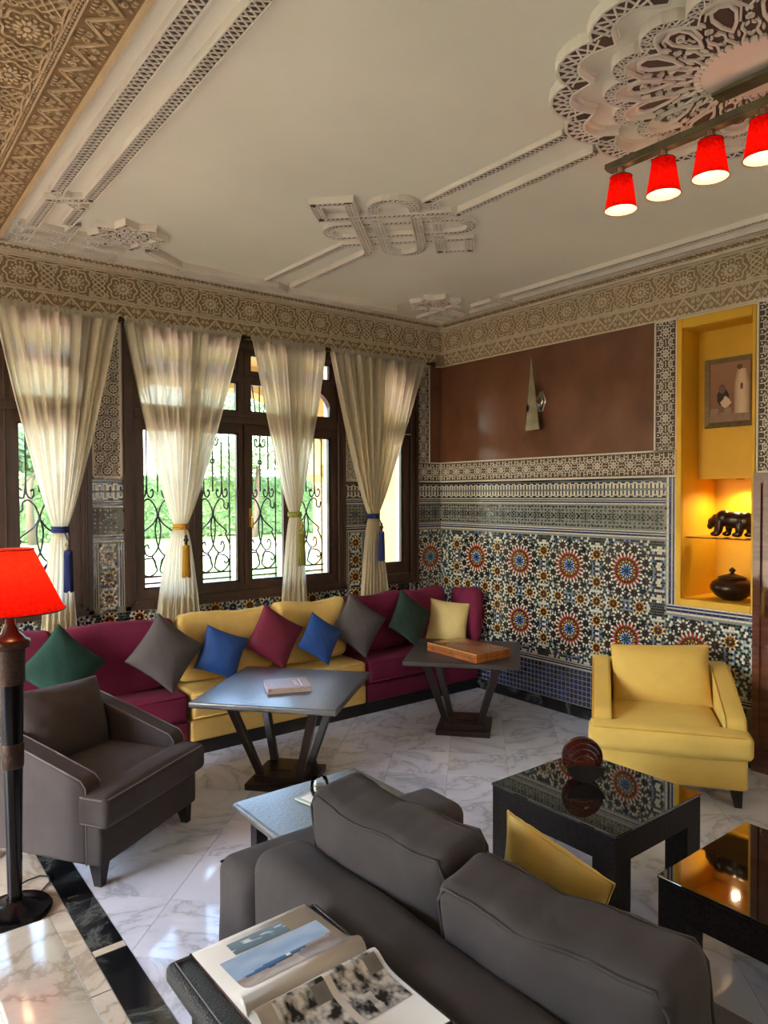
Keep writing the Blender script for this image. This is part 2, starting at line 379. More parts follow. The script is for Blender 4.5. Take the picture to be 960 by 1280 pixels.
def rbox(sx, sy, sz, r, puff=(0, 0, 0), nf=6, na=3, sag=0, jit=0, seed=0):
    """rounded, softly puffed block centred on the origin: (verts, faces)"""
    def axis(h):
        a = [-(h-r)-r*math.tan(PI/4*(1-i/na)) for i in range(na)]
        m = [-(h-r)+2*(h-r)*i/nf for i in range(nf+1)]
        return a+m+[-x for x in reversed(a)]
    h = (sx/2, sy/2, sz/2); r = min(r, *[x*.98 for x in h]); A = [axis(x) for x in h]
    inn = [x-r for x in h]; idx = {}; V = []; F = []
    rnd = random.Random(seed)
    fr = [rnd.uniform(0, 6) for _ in range(6)]
    def vert(q):
        key = tuple(round(x, 5) for x in q)
        if key in idx: return idx[key]
        c = [max(-inn[i], min(inn[i], q[i])) for i in range(3)]; d = Vector([q[i]-c[i] for i in range(3)])
        p = Vector(c)+(d.normalized()*r if d.length > 1e-9 else d)
        u = [p[i]/h[i] for i in range(3)]
        w = [(1-min(1, abs(x))**2.5) for x in u]
        p = Vector((p.x+u[0]*puff[0]*w[1]*w[2], p.y+u[1]*puff[1]*w[0]*w[2], p.z+u[2]*puff[2]*w[0]*w[1]-sag*w[0]*w[1]))
        if jit: p += Vector([jit*math.sin(9*p[(i+1) % 3]/max(h)*1.3+fr[i])*math.sin(7*p[(i+2) % 3]/max(h)+fr[i+3]) for i in range(3)])
        idx[key] = len(V); V.append(tuple(p)); return idx[key]
    for ax in range(3):
        b, c = (ax+1) % 3, (ax+2) % 3
        for sg in (-1, 1):
            val = sg*h[ax]
            for i in range(len(A[b])-1):
                for j in range(len(A[c])-1):
                    q = []
                    for ii, jj in ((i, j), (i+1, j), (i+1, j+1), (i, j+1)):
                        p = [0, 0, 0]; p[ax] = val; p[b] = A[b][ii]; p[c] = A[c][jj]; q.append(vert(p))
                    if len(set(q)) == 4: F.append(tuple(q if sg > 0 else reversed(q)))
    return V, F
def rb(mb, c, size, r=.03, puff=(0, 0, 0), mi=0, rz=0, **kw):
    V, F = rbox(*size, r, puff, **kw); cs, sn = math.cos(rz), math.sin(rz)
    mb.add([(c[0]+x*cs-y*sn, c[1]+x*sn+y*cs, c[2]+z) for x, y, z in V], F, mi)
def pillow(w, h, t, n=18, seed=0, ear=.06, wr=.006):
    """knife-edge cushion in the x-z plane, thickness along y, centred"""
    V = []; F = []; rnd = random.Random(seed); ph = [rnd.uniform(0, 6.3) for _ in range(8)]
    def g(u, v, s):
        # sides bow inwards between the corners
        bx = 1-ear*(1-v*v); bz = 1-ear*(1-u*u)
        x = u*w/2*bx; z = v*h/2*bz
        k = max(0, (1-abs(u)**2.6))**.55*max(0, (1-abs(v)**2.6))**.55
        y = s*t/2*k
        y += wr*math.sin(11*u+ph[0]+3*v)*math.sin(9*v+ph[1])*k*(1+s*.3)
        for i, (cu, cv) in enumerate(((1, 1), (-1, 1), (1, -1), (-1, -1))):
            d = math.hypot(u-cu, v-cv); a = math.atan2(v-cv, u-cu)
            y += s*.9*wr*math.sin(9*a+ph[2+i])*math.exp(-d*2.2)*min(1, d*3)*min(1, k*4)
        return (x, y, z)
    for s in (1, -1):
        o = len(V)
        for i in range(n+1):
            for j in range(n+1):
                u = math.sin(PI/2*(-1+2*i/n)); v = math.sin(PI/2*(-1+2*j/n)); V.append(g(u, v, s))
        for i in range(n):
            for j in range(n):
                q = (o+i*(n+1)+j, o+i*(n+1)+j+1, o+(i+1)*(n+1)+j+1, o+(i+1)*(n+1)+j)
                F.append(q if s > 0 else tuple(reversed(q)))
    edge = [g(math.sin(PI/2*(-1+2*i/n)), -1, 1) for i in range(n)]+[g(1, math.sin(PI/2*(-1+2*i/n)), 1) for i in range(n)] + \
        [g(-math.sin(PI/2*(-1+2*i/n)), 1, 1) for i in range(n)]+[g(-1, -math.sin(PI/2*(-1+2*i/n)), 1) for i in range(n)]
    return V, F, edge
def rotm(rx=0, ry=0, rz=0): return Matrix.Rotation(rz, 3, 'Z') @ Matrix.Rotation(rx, 3, 'X') @ Matrix.Rotation(ry, 3, 'Y')
# ---------------------------------------------------------------- shell: floor, walls, ceiling
ZC = 3.24
fl = MB(); fl.box((-8, -7.5, -.12), (.5, .3, -.003)); floor = structure(fl.build('floor', 'joint'))
def clip(poly, x0, x1, y0, y1):
    for ax, lim, sg in ((0, x0, 1), (0, x1, -1), (1, y0, 1), (1, y1, -1)):
        out = []
        for i in range(len(poly)):
            p, q = poly[i], poly[(i+1) % len(poly)]
            a, b = (p[ax]-lim)*sg, (q[ax]-lim)*sg
            if a >= 0: out.append(p)
            if a*b < 0: t = a/(a-b); out.append((p[0]+(q[0]-p[0])*t, p[1]+(q[1]-p[1])*t))
        poly = out
        if len(poly) < 3: return []
    return poly
def floor_piece(poly, mat, name):
    n = len(poly); cx = sum(p[0] for p in poly)/n; cy = sum(p[1] for p in poly)/n
    mb = MB(); g = .0016
    q = []
    for x, y in poly:
        d = math.hypot(x-cx, y-cy); q.append((x-(x-cx)*g/max(d, .02), y-(y-cy)*g/max(d, .02)))
    mb.plate([(x-cx, y-cy) for x, y in q], .0005+random.uniform(-.0004, .0004), h0=-.012)
    o = mb.build(name, mat, floor); o.location = (cx, cy, 0)
    return o
P = .5215
for i in range(-14, 15):
    for j in range(-18, 6):
        a = -.32+i*P; b = -2.78+j*P      # x-y=a, x+y=b
        quad = [((a+b)/2, (b-a)/2), ((a+P+b)/2, (b-a-P)/2), ((a+b+2*P)/2, (b-a)/2), ((a+b+P)/2, (b-a+P)/2)]
        c = clip(quad, -3.62, -.005, -4.75, -.02)
        if len(c) >= 3 and abs(sum(c[k][0]*c[(k+1) % len(c)][1]-c[(k+1) % len(c)][0]*c[k][1] for k in range(len(c))))/2 > .004:
            floor_piece(c, 'marble', 'marble_tile')
for y0, y1, m in ((-.02, -.9, 'marble_k'), (-.905, -1.795, 'marble_k'), (-1.8, -2.165, 'marble_k'), (-2.168, -2.206, 'marble_w'), (-2.209, -3.1, 'marble_k'), (-3.105, -4.0, 'marble_k'), (-4.005, -4.75, 'marble_k')):
    floor_piece([(-3.738, y1), (-3.622, y1), (-3.622, y0), (-3.738, y0)], m, 'border_tile')
for k, x1 in enumerate((-3.741, -3.985, -4.6, -5.2)):
    x0 = (-3.982, -4.597, -5.197, -5.8)[k]
    for j in range(8):
        y1 = -.02-(j*.6+(.3 if k % 2 else 0)); y0 = y1-.597
        floor_piece([(x0, y0), (x1, y0), (x1, min(-.02, y1)), (x0, min(-.02, y1))], 'marble_w', 'marble_slab')

def walls(name, boxes, mat='wallplain'):
    mb = MB()
    for lo, hi in boxes: mb.box(lo, hi)
    return structure(mb.build(name, mat))
SILL, HEAD = .915, 2.87
wb = walls('wall_back', [((-8, 0, 0), (0, .3, SILL)), ((-8, 0, HEAD), (0, .3, 3.6)), ((-8, 0, SILL), (-4.93, .3, HEAD)), ((-3.118, 0, SILL), (-2.905, .3, HEAD)),
                         ((-1.09, 0, SILL), (-.87, .3, HEAD)), ((-.296, 0, SILL), (0, .3, HEAD))])
wr = walls('wall_right', [((0, -2.376, 0), (.5, .3, 3.6)), ((0, -7.5, 0), (.5, -2.836, 3.6)), ((0, -2.836, 0), (.5, -2.376, 1)), ((0, -2.836, 2.79), (.5, -2.376, 3.6)),
                          ((.44, -2.836, 1), (.5, -2.376, 1.8)), ((.2, -2.836, 1.8), (.5, -2.376, 2.79))])
walls('wall_front', [((-8, -7.8, 0), (.5, -7.5, 3.6))])
walls('wall_left', [((-8.3, -7.8, 0), (-8, .3, .3)), ((-8.3, -7.8, 2.9), (-8, .3, 3.6))]+[((-8.3, -7.6, .3), (-8, -2.9, 2.9))]+[((-8.3, -7.8, .3), (-8, -7.6, 2.9)), ((-8.3, -.5, .3), (-8, .3, 2.9))])  # unseen hall wall; its opening is added and sized to let light in
c = MB(); c.box((-3.67, -7.5, ZC), (0, 0, 3.6)); ceiling = structure(c.build('ceiling', 'plaster'))
c = MB(); c.box((-4.25, -7.5, ZC-.02), (-3.67, 0, 3.6)); c.box((-8, -7.5, 3.3), (-4.25, 0, 3.6)); soffit = structure(c.build('ceiling_hall', 'plaster'))
c = MB(); c.box((-8.3, -7.8, 3.6), (.5, .3, 3.8)); structure(c.build('roof_slab', 'wallplain'))

# ---------------------------------------------------------------- carved stucco patterns, one period each in (u, v, h)
def rosette(mb, x, y, R, n, h, ph=0, sx=1):
    k = MB()
    for i in range(n): k.plate(petal(0, 0, ph+2*PI*i/n, R*.36, R*.98, R*2.1/n*1.6), h)
    k.plate(circ(0, 0, R*.26, 8), h*1.1)
    mb.append(k, lambda p: (x+p[0]*sx, y+p[1], p[2]))
def medal_period(h=.008):
    mb = MB()
    ring = [((.076+.007*math.cos(8*t))*1.18*math.cos(t), (.076+.007*math.cos(8*t))*math.sin(t)) for t in [2*PI*i/48 for i in range(48)]]
    mb.ribbon(ring, .009, h, closed=True)
    rosette(mb, 0, 0, .045, 12, h, sx=1.15)
    for i in range(14): mb.plate(petal(0, 0, 2*PI*(i+.5)/14, .049, .066, .012), h*.8)
    # interlaced knot half on each end of the period
    for sx in (-1, 1):
        for a in (-.05, -.017, .017, .05):
            mb.ribbon([(sx*.157, a), (sx*(.157-.028), a+.02), (sx*(.157-.04), a+.034)], .007, h)
            mb.ribbon([(sx*.157, a), (sx*(.157-.028), a-.02), (sx*(.157-.04), a-.034)], .007, h*.9)
        for sy in (-1, 1):
            mb.ribbon(spiral(sx*.112, sy*.062, .018, 1.4, PI/2*sy, sx*sy), .006, h)
            mb.ribbon(spiral(sx*.07, sy*.083, .011, 1.2, 0, sx*sy), .005, h)
            for k in range(4): mb.plate(petal(sx*(.142-.012*k), sy*(.079+.003*(k % 2)), k*.9*sx, .0, .014, .008), h*.8)
            for k in range(3): mb.plate(petal(sx*.105, sy*(.03+.012*k), PI/2*sy+sx*(k-1)*.8, 0, .014, .009), h*.8)
    for sy in (-1, 1):
        mb.ribbon([(-.157+.314*i/16, sy*(.088-.010*abs(math.cos(PI*i/8)))) for i in range(17)], .007, h)
    return mb
def zigzag_period(p=.166, hh=.13, h=.008):
    mb = MB(); a = hh/2-.012
    for o in (0, .014): mb.ribbon([(-p/2, a-o), (0, -a+.012-o*.2), (p/2, a-o)], .0075, h)
    for cx, sy in ((0, 1), (-p/2, -1), (p/2, -1)):
        for sx in (-1, 1):
            if abs(cx+sx*.02) > p/2: continue
            mb.ribbon(spiral(cx+sx*.019, sy*.022, .014, 1.5, PI/2, sx*sy), .0055, h)
            mb.plate(petal(cx+sx*.034, sy*.043, sy*PI/2+sx*.7, 0, .017, .010), h*.85)
            mb.plate(petal(cx+sx*.009, sy*.046, sy*PI/2, -.006, .012, .009), h*.85)
            mb.plate(petal(cx+sx*.012, -sy*.002, -sy*PI/2+sx*.3, 0, .022, .008), h*.85)
    return mb
def leaf_period(p=.1, hh=.07, h=.006):
    mb = MB()
    for k in (-1, 0, 1):
        mb.plate(petal(k*.03, 0, PI/2+.5, -.024, .026, .013), h); mb.plate(petal(k*.03+.015, 0, PI/2-.6, -.02, .02, .008), h*.8)
    mb.ribbon(spiral(0, .0, .016, 1.2, 0), .005, h)
    return mb
def star_poly(x, y, R, r, n=8, ph=0): return [(x+(R if i % 2 == 0 else r)*math.cos(ph+PI*i/n), y+(R if i % 2 == 0 else r)*math.sin(ph+PI*i/n)) for i in range(2*n)]
def starborder_period(p=.14, hh=.15, h=.007):
    mb = MB(); a = hh/2
    mb.ribbon(star_poly(0, 0, .048, .036, 8, PI/8), .006, h, closed=True)
    rosette(mb, 0, 0, .03, 8, h)
    for sx in (-1, 1):
        mb.ribbon([(sx*.05, 0), (sx*.07, .0)], .006, h)
        for sy in (-1, 1):
            mb.ribbon([(sx*.036, sy*.036), (sx*.052, sy*.052), (sx*.07, sy*.052)], .006, h)
            mb.ribbon([(sx*.018, sy*.046), (sx*.018, sy*a)], .006, h)
            mb.ribbon([(sx*.05, sy*a), (sx*.05, sy*.03), (sx*.07, sy*.02)], .0055, h*.9)
            mb.plate(circ(sx*.062, sy*.036, .006, 6), h); mb.plate(circ(sx*.033, sy*.062, .006, 6), h)
    return mb
def lacepanel(w, hh, p=.0905, h=.007):
    """white openwork field of small rosettes"""
    mb = MB(); ny = int(hh/(p*.87))+1; nx = int(w/p)+2
    for j in range(ny):
        for i in range(-1, nx):
            x = (i+.5*(j % 2))*p; y = p*.45+j*p*.87
            if x < .0 or x > w or y > hh-.03: continue
            k = MB(); rosette(k, x, y, .030, 8, h); k.ribbon(circ(x, y, .0385, 16), .010, h, closed=True)
            for t in range(12): k.plate(circ(x+.052*math.cos(t*PI/6+.26), y+.052*math.sin(t*PI/6+.26), .0075, 5, t), h)
            k.v = [(max(.002, min(w-.002, a)), b, c) for a, b, c in k.v]; mb.append(k, lambda q: q)
            for k in range(6):
                t = k*PI/3+PI/6
                px, py = x+.054*math.cos(t), y+.054*math.sin(t)
                if 0.01 < px < w-.01 and .01 < py < hh-.01: mb.plate(circ(px, py, .009, 6, t), h)
    for a, b in (((0, 0), (w, 0)), ((0, hh), (w, hh)), ((0, 0), (0, hh)), ((w, 0), (w, hh))): mb.ribbon([a, b], .018, h*1.3)
    return mb
RW = dict(U=(0, -1, 0), V=(0, 0, 1), N=(-1, 0, 0)); BW = dict(U=(1, 0, 0), V=(0, 0, 1), N=(0, -1, 0))
def relief(name, mb, O, fr, mats, parent=None):
    mb.mapped(O, fr['U'], fr['V'], fr['N']); o = mb.build(name, mats, parent)
    return structure(o) if parent is None else o
def backing(u0, v0, u1, v1, O, fr, mat, name, parent, t=.003):
    mb = MB(); mb.plate([(u0, v0), (u1, v0), (u1, v1), (u0, v1)], t); mb.mapped(O, fr['U'], fr['V'], fr['N']); return mb.build(name, mat, parent)
MED, ZIG, LEAF, STB = medal_period(), zigzag_period(), leaf_period(), starborder_period()
def frieze(no, O, fr, length, phase_m, phase_z):
    """wall frieze: zigzag course, moulding, medallion course, moulding, leaf cove"""
    root = empty_structure('trim_%d' % no)
    backing(0, 2.868, length, 3.2, O, fr, 'stucco_lo', 'frieze_ground', root)
    mb = MB(); mb.repeat(MED, [(phase_m+.314*i, 3.092, .002) for i in range(int((length-phase_m+.08)/.314)+1)]); mb.v = [(min(length-.001, a), b, c) for a, b, c in mb.v]; relief('medallion_course', mb, O, fr, 'stucco', root)
    mb = MB(); mb.repeat(ZIG, [(phase_z+.166*i, 2.931, .002) for i in range(int((length-phase_z-.05)/.166)+1)]); relief('zigzag_course', mb, O, fr, 'stucco', root)
    mb = MB()
    for z, w, h in ((2.873, .014, .012), (2.99, .012, .016), (3.003, .008, .010), (3.19, .01, .014)): mb.ribbon([(0, z), (length, z)], w, h, chamfer=.4)
    # cove profile
    pr = [(0, 3.196), (.034, 3.2), (.036, 3.212), (.032, 3.214), (.1, 3.229), (.104, 3.224), (.12, 3.226), (.122, ZC), (0, ZC)]
    n = len(pr); mb.add([(-.0, z, d) for d, z in pr]+[(length, z, d) for d, z in pr], [(i, (i+1) % n, n+(i+1) % n, n+i) for i in range(n-1)])
    relief('cornice_moulding', mb, O, fr, 'stucco', root)
    mb = MB(); mb.repeat(LEAF, [(.15+.1*i, 0) for i in range(int((length-.2)/.1))])
    mb.v = [(u, 3.2215+v*.11+.0, .067+v*.93+hh*.0) if False else (u, 3.2215+v*.2-hh*.9, .067+v*.9) for u, v, hh in mb.v]
    relief('leaf_course', mb, O, fr, 'stucco_lo', root)
    return root
frieze(1, (0, 0, 0), RW, 5.2, .181, .14)
frieze(2, (-4.9, 0, 0), BW, 4.9, .122, .1)
# soffit of the beam over the opening: zigzag, medallion, zigzag
SF = dict(U=(0, -1, 0), V=(-1, 0, 0), N=(0, 0, -1)); root = empty_structure('trim_3'); O = (-3.67, 0, ZC-.02)
backing(.0, .012, 5.2, .575, O, SF, 'soffit_lo', 'soffit_ground', root)
mb = MB(); mb.repeat(MED, [(.15+.314*i, .275, .002) for i in range(16)]); relief('medallion_course', mb, O, SF, 'soffit', root)
mb = MB(); mb.repeat(ZIG, [(.1+.166*i, .085, .002) for i in range(30)])
z2 = MB(); z2.append(ZIG, lambda p: (p[0], -p[1], p[2])); mb.repeat(z2, [(.1+.166*i, .47, .002) for i in range(30)]); relief('zigzag_course', mb, O, SF, 'soffit', root)
mb = MB()
for v, w, h in ((.006, .02, .02), (.158, .008, .012), (.18, .012, .006), (.17, .006, .008), (.374, .012, .006), (.395, .008, .012), (.57, .02, .02)): mb.ribbon([(0, v), (5.2, v)], w, h)
for i in range(260): mb.ribbon([(.02*i, .163), (.02*i+.012, .177)], .004, .011)
relief('rope_moulding', mb, O, SF, 'soffit', root)

# ---------------------------------------------------------------- ceiling bands, stars, knot and medallion (raised plaster, flat underside pattern)
CE = dict(U=(1, 0, 0), V=(0, 1, 0), N=(0, 0, -1)); CO = (0, 0, ZC)
def resample(path, closed, step):
    P_ = [Vector(p) for p in path]; P_ = P_+[P_[0]] if closed else P_
    L = [0]
    for a, b in zip(P_, P_[1:]): L.append(L[-1]+(b-a).length)
    n = max(2, int(round(L[-1]/step))); out = []; j = 0
    for i in range(n+(0 if closed else 1)):
        d = L[-1]*i/n
        while j < len(L)-2 and L[j+1] < d: j += 1
        t = (d-L[j])/max(1e-9, L[j+1]-L[j]); p = P_[j].lerp(P_[j+1], t); tt = (P_[j+1]-P_[j]).normalized()
        out.append((p, Vector((-tt.y, tt.x))))
    return out
def lattice_band(path, w, closed=False, h=.03, step=None):
    h = h*.75
    hi, lo = MB(), MB(); step = step or w*.42
    hi.ribbon(path, w, h, closed=closed, chamfer=.06)
    lo.ribbon(path, w*.74, h+.0008, closed=closed, chamfer=.02, h0=h)  # dark sheet on the band stands in for shaded lattice holes
    for s in (-1, 1):
        off = []; R_ = resample(path, closed, step)
    for s in (-1, 1):
        pp = [Vector(p) for p in path]; N = len(pp); q = []
        for i in range(N):
            a = pp[i-1] if (closed or i) else pp[i]; b = pp[(i+1) % N] if (closed or i < N-1) else pp[i]
            d1 = (pp[i]-a).normalized() if (pp[i]-a).length else (b-pp[i]).normalized(); d2 = (b-pp[i]).normalized() if (b-pp[i]).length else d1
            t = (d1+d2).normalized() if (d1+d2).length > 1e-4 else d1; k = 1/max(.5, t.dot(d1))
            q.append(pp[i]+Vector((-t.y, t.x))*s*w*.41*k)
        hi.ribbon(q, w*.13, h+.007, closed=closed, h0=h)
    n = len(R_)
    for i in range(n if closed else n-1):
        (p, a), (q, b) = R_[i], R_[(i+1) % n]
        if a.dot(b) < .3: continue
        for s in (1, -1): hi.ribbon([p+a*s*w*.33, q-b*s*w*.33], w*.085, h+.005+.001*s, h0=h)
        hi.plate(circ(*(p+a*w*.27), w*.035, 4), h+.006, h0=h); hi.plate(circ(*(p-a*w*.27), w*.035, 4), h+.006, h0=h)
    return hi, lo
trimC = empty_structure('trim_4')
def band(path, w, closed=False, h=.03, name='plaster_band'):
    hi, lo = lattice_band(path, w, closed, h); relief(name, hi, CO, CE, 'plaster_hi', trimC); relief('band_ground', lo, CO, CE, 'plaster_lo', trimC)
def ground_star(x, y, R, h=.026):
    mb = MB(); h = .02; mb.plate(star_poly(x, y, R, R*.72, 8, PI/8), h); relief('star_ground', mb, CO, CE, 'plaster_hi', trimC)
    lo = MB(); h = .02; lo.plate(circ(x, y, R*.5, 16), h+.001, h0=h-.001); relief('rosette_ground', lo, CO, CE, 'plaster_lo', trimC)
    mb = MB(); rosette(mb, x, y, R*.22, 8, h+.007); mb.ribbon(circ(x, y, R*.27, 20), .008, h+.008, closed=True)
    for i in range(16): mb.plate(petal(x, y, 2*PI*i/16, R*.3, R*.47, R*.11), h+.006)
    relief('star_rosette', mb, CO, CE, 'plaster_hi', trimC)
    band(star_poly(x, y, R*.84, R*.62, 8, PI/8), R*.2, True, .042, 'star_band')
# paired bands along the left side with the corner interlace
band([(-3.557, -5.2), (-3.557, -1.07), (-3.405, -.93), (-3.405, -.63)], .075)
band([(-3.405, -5.2), (-3.405, -1.07), (-3.557, -.95), (-3.557, -.2)], .07, h=.034)
for x in (-3.36, -3.2): band([(x, -.66), (x, -.2)], .06, h=.027)
for y, x1 in ((-.5, -3.16), (-.36, -3.0), (-.22, -3.05)): band([(-3.62, y), (x1, y)], .055, h=.038)
ground_star(-3.07, -.67, .23)
ground_star(-.64, -.65, .22)
for x in (-.44, -.3): band([(x, -.5), (x, -.2)], .05, h=.027)
for y in (-.5, -.36): band([(-.46, y), (-.2, y)], .05, h=.036)
band([(-2.9, -.52), (-2.62, -.32), (-1.9, -.32), (-1.78, -.25), (-1.1, -.33), (-.8, -.33)], .055, h=.05)
band([(-3.0, -.2), (-2.0, -.2), (-.95, -.2)], .05, h=.045)
band([(-.33, -.75), (-.33, -.98), (-.345, -1.02), (-.345, -5.2)], .055); band([(-.2, -.6), (-.2, -5.2)], .05)
band([(-.41, -1.05), (-.16, -1.05)], .07, h=.04)
# knot
KC = Vector((-1.87, -1.70)); e1 = Vector((.7071, -.7071)); e2 = Vector((.7071, .7071))
def kp(a, b): return tuple(KC+e1*a+e2*b)
def stadium(L, r, swap):
    pts = [(L*.96*math.copysign(1, math.cos(t))*min(1, .0+1)+0, 0) for t in []]
    pts = [(L-r+r*math.cos(t), r*math.sin(t)) for t in [PI/2-PI*i/10 for i in range(11)]]+[(-L+r-r*math.cos(t), -r*math.sin(t)) for t in [PI/2-PI*i/10 for i in range(11)]]
    return [kp(b, a) if swap else kp(a, b) for a, b in pts]
band(stadium(.415, .095, False), .062, True, .022); band(stadium(.415, .11, True), .062, True, .028)
band([(-1.985, -.36)]+[kp(-.36, .225), kp(-.3, .22), kp(.40, .22), kp(.40, .42), kp(.22, .42), kp(.22, -.30), kp(.19, -.35)]+[(-1.975, -2.96)], .062, False, .018)
band([(-1.78, -.36)]+[kp(-.24, .37), kp(-.22, .32), kp(-.22, -.42), kp(-.40, -.42), kp(-.40, -.22), kp(.30, -.22), kp(.345, -.20)]+[(-1.762, -2.96)], .062, False, .034)
# central medallion
MC = (-1.84, -3.68)
def lobes(R, d, n, k=6, ph=0):
    out = []
    for i in range(n):
        for j in range(k):
            t = j/k; a = ph+2*PI*(i+t)/n; out.append((MC[0]+(R+d*math.sin(PI*t)**.7)*math.cos(a), MC[1]+(R+d*math.sin(PI*t)**.7)*math.sin(a)))
    return out
band(lobes(.61, .065, 16), .085, True, .04, 'medallion_rim'); 
def flat_relief(name, mb, O, fr, mats, parent):
    mb.v = [(a, b, c*.6) for a, b, c in mb.v]; return relief(name, mb, O, fr, mats, parent)
mb = MB(); mb.ribbon(lobes(.565, .06, 16), .03, .022, closed=True); mb.plate(lobes(.44, .07, 16), .03); flat_relief('medallion_body', mb, CO, CE, 'plaster_hi', trimC)
band(lobes(.425, .07, 16), .05, True, .040, 'medallion_inner_rim')
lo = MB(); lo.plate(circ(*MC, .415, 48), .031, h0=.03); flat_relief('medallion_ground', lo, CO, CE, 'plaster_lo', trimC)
mb = MB(); lo = MB()
for i in range(16):
    a = 2*PI*(i+.5)/16; k = MB(); h = .045
    drop = [(.27, 0), (.31, .022), (.37, .036), (.41, .028), (.425, 0), (.41, -.028), (.37, -.036), (.31, -.022)]
    k.ribbon(drop, .012, h, closed=True, h0=.03); k.ribbon([(x*1.0+.012 if abs(y) > .03 else x, y*1.5) for x, y in drop[1:-1]], .008, h-.002, h0=.03)
    if i % 2 == 0: lo.append(MB(), lambda p: p); t = MB(); t.plate([(x*.93+.022, y*.62) for x, y in drop], .0335, h0=.031); lo.append(t, lambda p: (MC[0]+p[0]*math.cos(a)-p[1]*math.sin(a), MC[1]+p[0]*math.sin(a)+p[1]*math.cos(a), p[2]))
    else:
        k.ribbon(spiral(.37, .0, .018, 1.4, PI), .006, h, h0=.03); k.plate(petal(.33, 0, .5, -.02, .02, .012), h-.003, h0=.03); k.plate(petal(.33, 0, -.5, -.02, .02, .012), h-.003, h0=.03)
    for s in (-1, 1):
        k.ribbon([(.20, s*.012), (.235, s*.030), (.27, s*.026), (.30, s*.042)], .008, h, h0=.03)
        k.ribbon(spiral(.315, s*.058, .012, 1.3, 0, s), .006, h-.003, h0=.03)
        k.plate(petal(.36, s*.066, .3*s, -.015, .022, .012), h-.004, h0=.03); k.plate(petal(.245, s*.012, .2*s, -.02, .018, .01), h-.004, h0=.03)
        k.plate(petal(.28, s*.046, .8*s, -.012, .012, .01), h-.004, h0=.03); k.plate(petal(.22, s*.04, -.4*s, -.014, .014, .01), h-.004, h0=.03)
    mb.append(k, lambda p: (MC[0]+p[0]*math.cos(a)-p[1]*math.sin(a), MC[1]+p[0]*math.sin(a)+p[1]*math.cos(a), p[2]))
for i in range(44):
    a = 2*PI*i/44; mb.plate(circ(MC[0]+.188*math.cos(a), MC[1]+.188*math.sin(a), .0125, 6), .05, h0=.03)
mb.plate(circ(*MC, .178, 40), .047)
flat_relief('medallion_carving', mb, CO, CE, 'plaster_hi', trimC); flat_relief('medallion_drops', lo, CO, CE, 'plaster_lo', trimC)

# ---------------------------------------------------------------- zellige (glazed mosaic): proud tiles on a pale ground
def zt(mb, poly, c, h=.003, tilt=True):
    n = len(poly); mb.add([(x, y, 0) for x, y in poly]+[(x, y, h+(random.uniform(-.0006, .0006) if tilt else 0)) for x, y in poly],
                          [tuple(range(n, 2*n))]+[(i, (i+1) % n, n+(i+1) % n, n+i) for i in range(n)], ZI['z_'+c])
def rect(x0, y0, x1, y1): return [(x0, y0), (x1, y0), (x1, y1), (x0, y1)]
def big_rosette():
    mb = MB()
    zt(mb, circ(0, 0, .207, 32), 'black', .001, False); zt(mb, circ(0, 0, .136, 32), 'black', .0014, False)
    zt(mb, circ(0, 0, .011, 10), 'black', .0035)
    for i in range(16):
        a = 2*PI*i/16; zt(mb, petal(0, 0, a, .013, .05, .0135), 'blue' if i % 2 == 0 else 'navy'); zt(mb, petal(0, 0, a+PI/16, .034, .056, .006), 'white', .0032)
        zt(mb, wedge(0, 0, a, .058, .074, .014, .018), 'yellow' if i % 2 else 'orange'); zt(mb, circ(.064*math.cos(a+PI/16), .064*math.sin(a+PI/16), .0045, 4), 'black', .0032)
    for i in range(24):
        a = 2*PI*i/24; zt(mb, petal(0, 0, a, .077, .121, .0155), 'red'); zt(mb, petal(0, 0, a+PI/24, .092, .134, .0115), 'white', .0034)
        zt(mb, circ(.083*math.cos(a+PI/24), .083*math.sin(a+PI/24), .0032, 4, a), 'green', .0032)
    for k in range(8):
        b = 2*PI*(k+.5)/8; x, y = .166*math.cos(b), .166*math.sin(b)
        zt(mb, circ(x, y, .011, 8), 'maroon')
        for i in range(14): a = b+2*PI*(i+.5)/14; r_ = .0545; q_ = (x+r_*math.cos(a), y+r_*math.sin(a)); (zt(mb, circ(*q_, .0068, 4, a), ('green', 'white', 'teal')[i % 3], .0028) if .135 < math.hypot(*q_) < .203 else None)
        for i in range(9): a = b+2*PI*i/9; zt(mb, petal(x, y, a, .013, .026, .0105), 'black' if i % 2 else 'maroon'); zt(mb, petal(x, y, a+PI/9, .0255, .048, .0175), 'white', .0034)
    return mb
def small_star(outer='yellow', inner='maroon', core='black'):
    mb = MB(); zt(mb, circ(0, 0, .054, 20), 'black', .001, False); zt(mb, circ(0, 0, .007, 8), 'orange')
    for i in range(10):
        a = 2*PI*i/10; zt(mb, petal(0, 0, a, .008, .024, .0115), inner); zt(mb, petal(0, 0, a, .026, .041, .0165), outer)
        zt(mb, petal(0, 0, a+PI/10, .034, .056, .0125), 'white', .0032)
    return mb
def to_obj(mb, name):  # mesh in x (u), z (v), -y (height)
    mb.v = [(u, -h, v) for u, v, h in mb.v]; o = mb.build(name, ZM); return o
BIG = to_obj(big_rosette(), 'zellige_rosette'); STAR = to_obj(small_star(), 'zellige_star'); DARK = to_obj(small_star('teal', 'navy'), 'zellige_star')
used = set()
def put(proto, parent, u, v, right, O):
    o = proto if proto.name not in used else proto.copy()
    if proto.name in used: COL.objects.link(o)
    used.add(proto.name); o.parent = parent
    if right: o.location = (-.003, -u, v); o.rotation_euler = (0, 0, -PI/2)
    else: o.location = (O+u, -.003, v); o.rotation_euler = (0, 0, 0)
    return o
